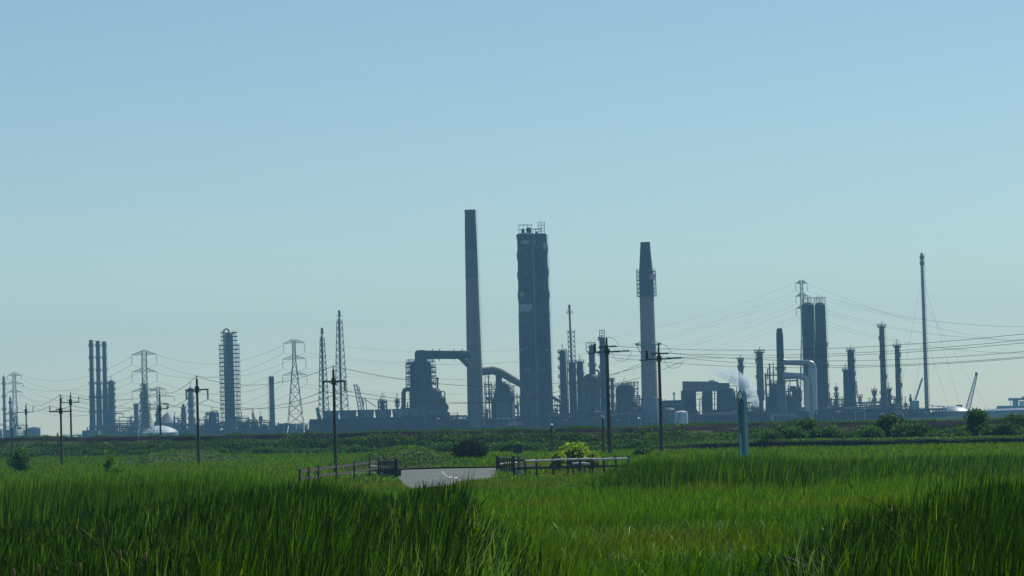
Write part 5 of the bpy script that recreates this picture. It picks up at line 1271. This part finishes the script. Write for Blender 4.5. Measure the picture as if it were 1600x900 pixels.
def pix(x, y, z=0.0):
    """photo x,y for ground points (no lens effects), used only to lay out the planting"""
    M = np.array(RM); d = np.stack([x, y, np.full_like(x, z - EYE)], 1) @ M
    return 800 + F * d[:, 0] / -d[:, 2], 450 - F * d[:, 1] / -d[:, 2]
def scatter(D0, D1, dens, pxr=(-90, 1690), pw=1.0):
    """uniform points on the ground inside the wedge of view"""
    a0, a1 = (pxr[0] - 800) / F, (pxr[1] - 800) / F; area = (a1 - a0) * (D1*D1 - D0*D0) / 2; n = int(area * dens)
    D = np.sqrt(nrg.uniform(D0*D0, D1*D1, n)); u = nrg.uniform(a0, a1, n); return u * D, D
G_REED = leafmat('reed_leaf', [(0, (.004, .012, .0015)), (.4, (.020, .048, .001)), (.75, (.060, .120, .002)), (.93, (.095, .15, .004)), (1, (.24, .22, .12))], .45, .5, .08)
G_GLINT = leafmat('painted_glint_leaf', [(0, (.06, .13, .03)), (1, (.20, .27, .15))], .35, .5, .4)  # paler base colour stands in for glints on the leaves
G_GRASS = leafmat('grass_leaf', [(0, (.016, .045, .001)), (.5, (.055, .120, .001)), (.9, (.105, .190, .003)), (1, (.24, .20, .10))], .5, .6, .05, (.14, .10, .045), .09, .5)
G_DARK = leafmat('dark_reed_leaf', [(0, (.003, .010, .002)), (.6, (.010, .032, .002)), (1, (.03, .07, .004))], .35, .5, .08)
G_SCRUB = leafmat('bank_scrub_leaf', [(0, (.018, .045, .018)), (.5, (.045, .100, .036)), (.9, (.095, .165, .060)), (1, (.16, .20, .10))], .35, .7, .15)
G_BUSH = leafmat('bush_leaf', [(0, (.008, .014, .005)), (.6, (.018, .030, .009)), (1, (.04, .06, .015))], .25, .7, .1)
G_TREE = leafmat('tree_leaf', [(0, (.018, .045, .012)), (.6, (.04, .085, .018)), (1, (.07, .12, .03))], .35, .6, .2)
G_YEL = leafmat('yellow_bush_leaf', [(0, (.08, .12, .008)), (.6, (.19, .24, .012)), (1, (.30, .34, .03))], .5, .5, .3)

def zone(px, py):
    """height class of the marsh plants by where they stand"""
    return None
def tallzone(x, y):
    px, _ = pix(x, y)
    n = sn(x, y, 3) * .35
    A = (y < 84 + 6*n) & (px > -120) & (px < 765 - 2.2*np.clip(y - 60, 0, 99) + 30*n + 1*(78 - y)) 
    Dz = (y < 61 + 7*n) & (px > 1235 + 110*n + (y - 50) * .8)
    E = (y < 62 + 4*n) & (px > 1475 + 25*n)
    return A, Dz, E
# 1. tall reed beds in front
x, y = scatter(22, 90, 120); px, _ = pix(x, y); A, Dz, E = tallzone(x + nrg.normal(0, .45, len(x)), y + nrg.normal(0, 1.5, len(x)))
lo = sn(x, y, 8)
sel = (A | Dz | E) & (lo > -1.2)
x1, y1, A1, D1_, E1 = x[sel], y[sel], A[sel], Dz[sel], E[sel]; n = len(x1)
edge = .12 * sn(x1 * 2, y1 * 2, 5)
hmax = np.where(A1, np.interp(px[sel], [60, 330, 480, 560, 610, 655, 700, 745], [1.2, 1.95, 2.15, 1.85, 1.6, 1.95, 2.0, 1.7]), np.where(E1, 2.2, 1.65)) * (1 + .6 * edge)
pxs = px[sel]; hmax = hmax * np.where(A1, np.interp(pxs, [700, 765], [1, .7]), np.interp(pxs, [1225, 1330], [.6, 1])); h = hmax * nrg.uniform(.42, 1.0, n) ** .6; h = np.maximum(h, .4)
cl = np.abs(nrg.normal(0, .22, n)); drop = nrg.random(n) < .10; cl[drop] += nrg.uniform(.3, .9, drop.sum())
V, Fq, t = blades(np.stack([x1, y1, np.zeros(n)], 1), h, nrg.uniform(.026, .066, n) * np.clip(y1 / 60, .55, 1.1), nrg.normal(0, .17, n), cl, seg=4, tint=np.clip(nrg.beta(.9, 2.1, n) + .15 * sn(x1 * 3, y1 * 3, 15), 0, .99), wind=.10)
np_mesh('reed_bed', V, Fq, t, G_REED, 'tall dark green reeds filling the foreground at left and right', 'reeds')
# extra dark clump at far right edge
x, y = scatter(26, 60, 150, (1500, 1640)); n = len(x); px, _ = pix(x, y); nn = sn(x, y, 12)
s = (px > 1515 + 14*nn) ; x, y = x[s], y[s]; n = len(x)
V, Fq, t = blades(np.stack([x, y, np.zeros(n)], 1), 2.15 * nrg.uniform(.5, 1, n)**.6, nrg.uniform(.02, .04, n), nrg.normal(0, .16, n), np.abs(nrg.normal(0, .2, n)), seg=4)
np_mesh('dark_reeds', V, Fq, t, G_DARK, 'darkest and tallest reed clump at the right edge of the foreground', 'reeds')

# 2. knee-high grasses in the near field where no tall reeds stand
x, y = scatter(26, 92, 125); A, Dz, E = tallzone(x, y); s = ~(A | Dz | E); x, y = x[s], y[s]; n = len(x); px, _ = pix(x, y)
hh = (.95 + .18 * sn(x, y, 21)) * np.clip(1.15 - (y - 30) / 160, .5, 1.1)
h = hh * nrg.uniform(.35, 1, n)
cl = np.abs(nrg.normal(0, .18, n)); d = nrg.random(n) < .22; cl[d] += nrg.uniform(.2, .55, d.sum())
V, Fq, t = blades(np.stack([x, y, np.zeros(n)], 1), np.maximum(h, .15), nrg.uniform(.012, .030, n), nrg.normal(0, .18, n), cl, seg=3, tint=np.clip(nrg.beta(1.0, 2.4, n) + .16 * sn(x * 2, y * 2, 44), 0, 1))
np_mesh('marsh_grass', V, Fq, t, G_GRASS, 'knee high bright marsh grass between the reed beds in the foreground', 'grass')

# bent leaves, sun glints put into their pale colour
x, y = scatter(32, 80, 11, (150, 1640)); px, py = pix(x, y); nn = sn(x, y, 71); s = ((px > 690) & (nn > -.2)) | (nrg.random(len(x)) < .16); x, y = x[s], y[s]; n = len(x)
xx, yy = scatter(36, 48, 14, (560, 760)); x = np.concatenate([x, xx]); y = np.concatenate([y, yy]); n = len(x); px, py = pix(x, y)
A, Dz, E = tallzone(x, y); hb = np.where(A, 1.75, np.where(Dz | E, 1.5, .85)) * nrg.uniform(.7, 1.1, n)
V, Fq, t = blades(np.stack([x, y, np.zeros(n)], 1), hb, nrg.uniform(.014, .032, n), nrg.normal(0, .10, n), nrg.uniform(.15, .45, n), seg=6)
np_mesh('bent_reed_leaves', V, Fq, t, G_GLINT, 'scattered bent leaves in the foreground, sun glints painted as pale colour', 'leaves')

def on_road(x, y):
    px, py = pix(x, y)
    m = (py > 731) & (py < 766)
    xl = np.interp(py, [731, 736, 746, 758, 766], [604, 610, 622, 630, 640]); xr = np.interp(py, [731, 735, 742, 748, 756, 766], [778, 776, 772, 764, 716, 690])
    return m & (px > xl) & (px < xr)
# 3. middle field
x, y = scatter(86, 175, 34); s = ~on_road(x, y); x, y = x[s], y[s]; n = len(x)
hh = .55 + .14 * sn(x, y, 31); h = np.maximum(hh * nrg.uniform(.4, 1.05, n), .1)
px, py = pix(x, y)
h = h * np.where((px > 540) & (px < 900), np.interp(y, [120, 150], [1, .5]), 1)
V, Fq, t = blades(np.stack([x, y, np.zeros(n)], 1), h, nrg.uniform(.02, .045, n), nrg.normal(0, .12, n), np.abs(nrg.normal(0, .12, n)), seg=2)
np_mesh('meadow_grass', V, Fq, t, G_GRASS, 'rough green and straw coloured grass in the middle of the marsh', 'grass')
# 4. far field up to the bank
x, y = scatter(172, 335, 7, (-100, 1700)); s = ~on_road(x, y); x, y = x[s], y[s]; n = len(x); px, py = pix(x, y)
near_lane = ((py > 729.5) & (py < 760) & (px > 470) & (px < 960)); 
h = np.maximum((.38 + .1 * sn(x, y, 41)) * nrg.uniform(.5, 1.1, n), .08); h[near_lane] *= .45
V, Fq, t = blades(np.stack([x, y, np.zeros(n)], 1), h, nrg.uniform(.05, .10, n), nrg.normal(0, .1, n), np.abs(nrg.normal(0, .08, n)), seg=2, tint=nrg.beta(2.4, 1.8, n))
np_mesh('far_grass', V, Fq, t, G_GRASS, 'smooth bright green grass strip between the road and the sea bank', 'grass')
x, y = scatter(330, 505, 4.5, (-110, 760)); bx_ = [q[0] for q in bl]; s = y < np.interp(x, bx_, [q[1] for q in bl]) + .5; x, y = x[s], y[s]; n = len(x)
V, Fq, t = blades(np.stack([x, y, np.zeros(n)], 1), np.maximum(.42 + .1 * sn(x, y, 43), .1) * nrg.uniform(.5, 1.1, n), nrg.uniform(.07, .14, n), nrg.normal(0, .1, n), np.abs(nrg.normal(0, .08, n)), seg=2, tint=nrg.beta(2, 2, n))
np_mesh('far_grass', V, Fq, t, G_GRASS, 'far grass at the foot of the sea bank on the left side', 'grass')
# 5. reed belts further out
def belt(name, label, D0, D1, p0, p1, dens, hgt, m=G_REED, wd=(.03, .06), seed=1, edge=40):
    x, y = scatter(D0, D1, dens, (p0 - 20, p1 + 20)); px, py = pix(x, y); nn = sn(x * 2.2, y * 2.2, seed) + .4 * sn(x * 7, y * 7, seed + 1); s = (px > p0 + edge*nn*.5) & (px < p1 + edge*nn*.5) & (y > D0 + (D1 - D0) * .22 * (1 + nn)) & (y < D1 - (D1 - D0) * .15 * (1 - nn)) & ~on_road(x, y)
    x, y = x[s], y[s]; n = len(x); h = hgt * np.clip(1 + .22 * sn(x*2.5, y*2, seed + 7), .5, 1.4) * nrg.uniform(.55, 1, n)**.6
    h = h * np.interp(pix(x, y)[0], [p0 - 20, p0 + 90, p1 - 90, p1 + 20], [.3, 1, 1, .3])
    V, Fq, t = blades(np.stack([x, y, np.zeros(n)], 1), h, nrg.uniform(*wd, n), nrg.normal(0, .1, n), np.abs(nrg.normal(0, .15, n)), seg=2)
    np_mesh(name, V, Fq, t, m, label, 'reeds')
belt('reed_belt', 'dark reed belt behind the foreground at left, left of the road', 96, 128, -80, 470, 40, 1.6, G_REED, (.03, .055), 51)
belt('reed_belt', 'reed belt beside the end of the right hand fence', 128, 170, 925, 1300, 26, 1.45, G_REED, (.035, .06), 52, 60)
belt('reed_belt', 'long thin dark reed belt crossing behind the bright meadow at right', 128, 185, 1180, 1660, 15, .95, G_REED, (.04, .07), 53, 60)
belt('reed_belt', 'low reeds at left edge in front of the sea bank', 150, 205, -60, 480, 12, 1.0, G_GRASS, (.04, .07), 54, 60)
belt('reed_belt', 'few dark reeds sticking up before the grey road', 76, 88, 640, 740, 22, 2.4, G_DARK, (.03, .05), 55, 10)

# ---- bulrush heads
def bulrush(px, py, D, lab, grp, hgt=.13):
    c = P(px, py, D); T = Thing('bulrush', lab, 'bulrush', (c.x, D, 0), grp); lx = rnd.uniform(-.06, .06)
    b = MB(); b.path([(c.x - lx, D, 0), (c.x - lx*.3, D, c.z * .6), (c.x, D, c.z - hgt*.6)], .009, 5); T.part('stem', b, MATS['reed_leaf'])
    b = MB(); b.lathe(c.x, D, [(.008, c.z - hgt*.7), (.020, c.z - hgt*.6), (.025, c.z - hgt*.2), (.022, c.z + hgt*.15), (.012, c.z + hgt*.28)], 8); T.part('seed_head', b, mat('fluffy_seed_head', (.22, .14, .06), .95, 0, .3, 30, bump=.5))
for i, (a, c_, D, lab) in enumerate([(1388, 797, 52, 'bulrush head at right centre, left one of the close pair'), (1399, 792, 54, 'bulrush head at right centre, right one of the close pair'), (1386, 811, 50, 'darker bulrush head just below the close pair at right'), (60, 886, 36, 'bulrush head in the bottom left corner, low down'), (21, 893, 35, 'bulrush head at the very bottom left'), (187, 863, 38, 'pale bulrush head in the left foreground'), (227, 868, 38, 'thin bulrush head right of the pale one in the left foreground'), (124, 884, 36, 'brown bulrush head between the corner and the pale one at left')]):
    bulrush(a, c_, D, lab, 'bulrush heads among the foreground reeds')
DH = [(1236, 731), (1248, 727), (1256, 726), (1277, 731), (1281, 729), (1302, 722), (1309, 730), (1311, 732), (1222, 734), (1290, 733)]
for (a, c_) in DH:
    bulrush(a, c_, 140, ('first','second','third','fourth','fifth','sixth','seventh','eighth','ninth','tenth')[sorted(DH).index((a, c_))] + ' from left of the distant bulrush heads right of the blue post', 'distant bulrush heads', .26)

# ---- scrub on the bank, mounds and ridge
n = 64000; t_ = nrg.uniform(.2, len(bl) - 1.05, n); bx = np.interp(t_, range(len(bl)), [q[0] for q in bl]); bD = np.interp(t_, range(len(bl)), [q[1] for q in bl]); bz = np.interp(t_, range(len(bl)), [q[2] for q in bl])
v = nrg.uniform(-.6, 5.0, n); hz_ = np.interp(v, [p[0] for p in prof], [p[1] for p in prof]) * bz
px, py = pix(bx, bD); nn = sn(bx, v * 3, 61); bare = (((px > 1278) & (px < 1350)) | ((px > 1440) & (px < 1500))) & (v > 1.6)
keep = (nn > -.9) & (~bare | (nrg.random(n) < .10)) & (v < 4.6 + .5 * nn)
keep &= ~((px > 1275) & (v > 3.6) & (nrg.random(n) < .6))
bx, bD, hz_, v, nn = bx[keep], bD[keep], hz_[keep], v[keep], nn[keep]; n = len(bx)
pxk = pix(bx, bD)[0]; lump = np.clip(.38 + .3 * nn, 0, 1.2) + np.where((pxk > 1190) & (v < 3), .45, 0)
c = np.stack([bx, bD + v, hz_ + nrg.uniform(0, 1, n) * lump], 1); V, Fq = cards(c, np.full(n, .15))
np_mesh('bank_scrub', V, Fq, np.repeat(np.clip(nrg.beta(2, 2, n) + .15 * sn(bx, v, 77), 0, 1), 4), G_SCRUB, 'low brambles and rough growth covering the slope of the sea bank', 'scrub')
n = 16000; t_ = nrg.uniform(.2, len(bl) - 1.05, n); bx = np.interp(t_, range(len(bl)), [q[0] for q in bl]); bD = np.interp(t_, range(len(bl)), [q[1] for q in bl]); bz = np.interp(t_, range(len(bl)), [q[2] for q in bl])
base = np.stack([bx, bD + nrg.uniform(6.3, 9.5, n), bz], 1); nn = sn(bx, bD, 66)
V, Fq, t = blades(base, np.maximum(.06, (.22 + .12*nn)) * nrg.uniform(.5, 1.2, n), nrg.uniform(.05, .1, n), nrg.normal(0, .06, n), np.abs(nrg.normal(0, .05, n)), seg=2)
np_mesh('bank_top_grass', V, Fq, t, G_SCRUB, 'thin dry grass fringe along the crest of the sea bank', 'grass')
def mscrub(M, n, label, m=G_SCRUB, sz=.13):
    X0, D0, rx, ry, h = M; u = nrg.uniform(-1, 1, n); w_ = nrg.uniform(-1, 1, n); r = np.hypot(u, w_); s = r < .93; u, w_, r = u[s], w_[s], r[s]; n = len(u)
    z = h * (0.5 + 0.5*np.cos(np.pi*r)) ** .8 + nrg.uniform(0, .28, n); x = X0 + u*rx; y = D0 + w_*ry
    V, Fq = cards(np.stack([x, y, z], 1), np.full(n, sz)); np_mesh('mound_scrub', V, Fq, np.repeat(np.clip(nrg.beta(2.5, 1.8, n) + .15*sn(x*2, y*2, 9), 0, 1), 4), m, label, 'scrub')
mscrub(MOUND1, 7000, 'leafy weeds covering the rounded mound behind the road')
mscrub(MOUND2, 8000, 'leafy weeds covering the low mound at left before the sea bank')
n = 15000; t_ = nrg.uniform(0, len(RIDGE) - 1.01, n); rx_ = np.interp(t_, range(len(RIDGE)), [q[0] for q in RIDGE]); ry_ = np.interp(t_, range(len(RIDGE)), [q[1] for q in RIDGE]); rz_ = np.interp(t_, range(len(RIDGE)), [q[2] for q in RIDGE])
V, Fq = cards(np.stack([rx_, ry_ + nrg.uniform(.5, 6, n), rz_ * .92 + nrg.uniform(-.05, .22, n)], 1), np.full(n, .12)); np_mesh('ridge_scrub', V, Fq, np.repeat(nrg.beta(3, 1.5, n), 4), G_SCRUB, 'dry grassy growth on the ridge above the dark ditch at right', 'scrub')

# ---- bushes and small trees
def bush(px, yb, yt, wpx, label, m=G_BUSH, name='bush', cat='bush', D=None, n=2600, sz=.13, lobes=9, zb=0.0, trunk=True, flat=.75, seed=0, group=None, open_=0):
    D = D or DofTop(px, yb, zb); r_ = np.random.default_rng(seed + 100); k = M_(D); cx = P(px, yt, D).x; H = Z(px, yt, D) - zb; R = wpx * k / 2
    T = Thing(name, label, cat, (cx, D, zb), group)
    ctr = []; 
    for i in range(lobes):
        a = r_.uniform(0, 2*np.pi); q = r_.uniform(.0, .78); rr_ = r_.uniform(.30, .50) * min(R, H) * (1.25 if not open_ else .7)
        zc = zb + H * r_.uniform(.30, .78) * (1 - .35 * q**2); ctr.append((cx + math.cos(a)*q*(R - rr_*.6), D + math.sin(a)*q*R*.7, min(zc, zb + H - rr_*.7), rr_))
    ctr.append((cx + r_.uniform(-.1, .1)*R, D, zb + H - min(R, H)*.38, min(R, H)*.38))
    pts = []
    for (a, b_, c_, rr_) in ctr:
        q = max(20, n // len(ctr)); d = r_.normal(size=(q, 3)); d /= np.linalg.norm(d, axis=1)[:, None]; rad = rr_ * r_.uniform(.35, 1.22, q)[:, None]
        pts.append(np.array([[a, b_, c_]]) + d * rad * np.array([[1.15, 1, flat]]))
    c = np.concatenate(pts); s = c[:, 2] > zb + .03; c = c[s]; V, Fq = cards(c, np.full(len(c), sz), 1)
    np_mesh('crown', V, Fq, np.repeat(r_.beta(2, 2, len(c)), 4), m, None, None, kind=None, org=(cx, D, zb), parent=T.o)
    if trunk:
        b = MB()
        for (a, b_, c_, rr_) in ctr:
            b.path([(cx + (a - cx)*.1, D + (b_ - D)*.1, zb - .05), (cx + (a - cx)*.5, D + (b_ - D)*.5, zb + (c_ - zb)*.5), (a, b_, c_)], [.07 + H*.012, .05 + H*.006, .02], 6)
        T.part('trunk', b, BARK)
    return T
bush(732.5, 719, 687, 62, 'round dark bush on the grass behind the road', n=5200, sz=.12, lobes=16, seed=1)
bush(899, 719, 692, 58, 'bright yellow green bush behind the right hand fence', G_YEL, D=212, n=3200, sz=.12, lobes=14, seed=2, flat=.7)
bush(873, 719, 703, 34, 'low yellow green bush left of the brighter one behind the fence', G_YEL, D=206, n=1200, sz=.10, lobes=7, seed=3)
bush(926, 719, 704, 34, 'low yellow green bush right of the brighter one behind the fence', G_YEL, D=206, n=1200, sz=.10, lobes=7, seed=4)
bush(1262, 696, 652, 58, 'rounded green tree on the bank left of the bare stretch, below the pale ducts', G_TREE, D=312, n=3600, sz=.17, lobes=12, seed=5, name='tree', cat='tree')
bush(1298, 697, 664, 60, 'low green bush right of the rounded bank tree', G_SCRUB, D=305, n=1800, sz=.16, lobes=8, seed=6)
bush(1222, 697, 664, 56, 'low green bush left of the rounded bank tree', G_SCRUB, D=308, n=1800, sz=.16, lobes=8, seed=7)
bush(1394, 693, 646, 62, 'broad dark green tree on the bank below the two slim columns', G_TREE, D=312, n=4200, sz=.17, lobes=13, seed=8, name='tree', cat='tree')
bush(1436, 693, 662, 70, 'lower bushes spreading right of the broad bank tree', G_TREE, D=308, n=2600, sz=.16, lobes=10, seed=9)
bush(1362, 694, 664, 44, 'low green bush left of the broad bank tree', G_SCRUB, D=306, n=1500, sz=.16, lobes=7, seed=10)
bush(1525, 691, 638, 50, 'pointed dark tree rising above the bank left of the right edge clump', G_TREE, D=310, n=4200, sz=.17, lobes=12, seed=11, name='tree', cat='tree')
bush(1556, 691, 664, 60, 'low green bush between the pointed tree and the right edge clump', G_TREE, D=306, n=2000, sz=.16, lobes=9, seed=12)
bush(1588, 690, 646, 66, 'large green tree clump at the right edge on the bank', G_TREE, D=310, n=4400, sz=.17, lobes=13, seed=13, name='tree', cat='tree')
bush(1632, 690, 650, 50, 'green tree clump just beyond the right edge', G_TREE, D=314, n=2500, sz=.17, lobes=9, seed=14, name='tree', cat='tree')
for q, (px_, w_, top, lab) in enumerate([(1208, 50, 673, 'low pale green thicket at the left end of the bank tree row'), (1244, 46, 664, 'thicket filling the gap left of the rounded bank tree'), (1278, 50, 666, 'thicket between the rounded bank tree and its low neighbour'), (1322, 50, 676, 'low thicket on the bare part of the bank'), (1345, 50, 672, 'low thicket left of the broad bank tree'), (1412, 46, 660, 'thicket joined to the right of the broad bank tree'), (1462, 54, 676, 'low thicket trailing right from the broad bank tree'), (1500, 50, 674, 'low thicket left of the pointed bank tree'), (1541, 46, 660, 'thicket joined to the right of the pointed bank tree'), (1572, 50, 658, 'thicket left of the right edge clump')]):
    bush(px_, 695 - (px_ - 1200) * .012, top, w_, lab, G_SCRUB if q % 3 else G_TREE, D=305 + (q % 3) * 2, n=2000, sz=.15, lobes=11, seed=60 + q, flat=.7, name='thicket')
bush(30, 733, 694, 48, 'thin dark shrub near the left edge in front of the bank', G_SCRUB, D=255, n=1100, sz=.13, lobes=18, seed=25, flat=.6, trunk=False)
bush(172, 735, 700, 40, 'small open shrub with light leaves left of the low mound', G_GRASS, D=205, n=420, sz=.10, lobes=12, seed=16, open_=1, trunk=False)
bush(1000, 716, 700, 34, 'small shrub between the two green insulator poles', G_SCRUB, D=270, n=900, sz=.13, lobes=6, seed=17)
bush(345, 727, 700, 60, 'low rough bush at the foot of the bank under the scaffolded column', G_SCRUB, D=330, n=1500, sz=.15, lobes=9, seed=19)
# scrub clumps on the bank slope
r_ = np.random.default_rng(3)
for i, (px_, w_, dy, lab) in enumerate([(60, 70, 14, 'bramble clump on the bank slope below the far left columns'), (160, 60, 12, 'bramble clump on the bank slope below the three thin chimneys'), (235, 60, 13, 'bramble clump on the bank slope below the pale domed tank'), (420, 90, 15, 'bramble clump on the bank slope below the banded chimney'), (560, 80, 16, 'bramble clump on the bank slope below the cooling towers'), (690, 90, 19, 'tall bramble clump on the bank slope below the converter'), (800, 90, 20, 'tall bramble clump on the bank slope below the twin clad columns'), (900, 80, 16, 'bramble clump on the bank slope below the slim column group'), (1095, 90, 14, 'bramble clump on the bank slope below the boxy heater'), (1185, 60, 15, 'bramble clump on the bank slope right of the pale blue post')]):
    yb = np.interp(px_, [q[0] for q in BANK], [q[1] for q in BANK]); D = DofTop(px_, yb, 0) + 1.2
    bush(px_, yb, yb - dy, w_, lab, G_SCRUB, D=D, n=2200, sz=.13, lobes=16, seed=30 + i, trunk=False, flat=.6, name='bramble')
# ---------------------------------------------------------------- haze: one closed box of air round the place
hz = MB(); hz.box((-2600, -60, -2.0), (2600, 4050, 150))
hm = bpy.data.materials.new('air_haze'); hm.use_nodes = True
hn = hm.node_tree; hn.nodes.clear()
ho = hn.nodes.new('ShaderNodeOutputMaterial'); hv = hn.nodes.new('ShaderNodeVolumePrincipled')
hv.inputs['Color'].default_value = (0.29, 0.67, 1.0, 1)
hv.inputs['Density'].default_value = 0.000165
hv.inputs['Anisotropy'].default_value = 0.0
hn.links.new(hv.outputs[0], ho.inputs['Volume'])
hme = hz.mesh('haze', hm, smooth=False)
hob = bpy.data.objects.new('haze', hme); COL.objects.link(hob)
hob['kind'] = 'stuff'; hob['label'] = 'thin blue haze in the air over the marsh and refinery'; hob['category'] = 'haze'
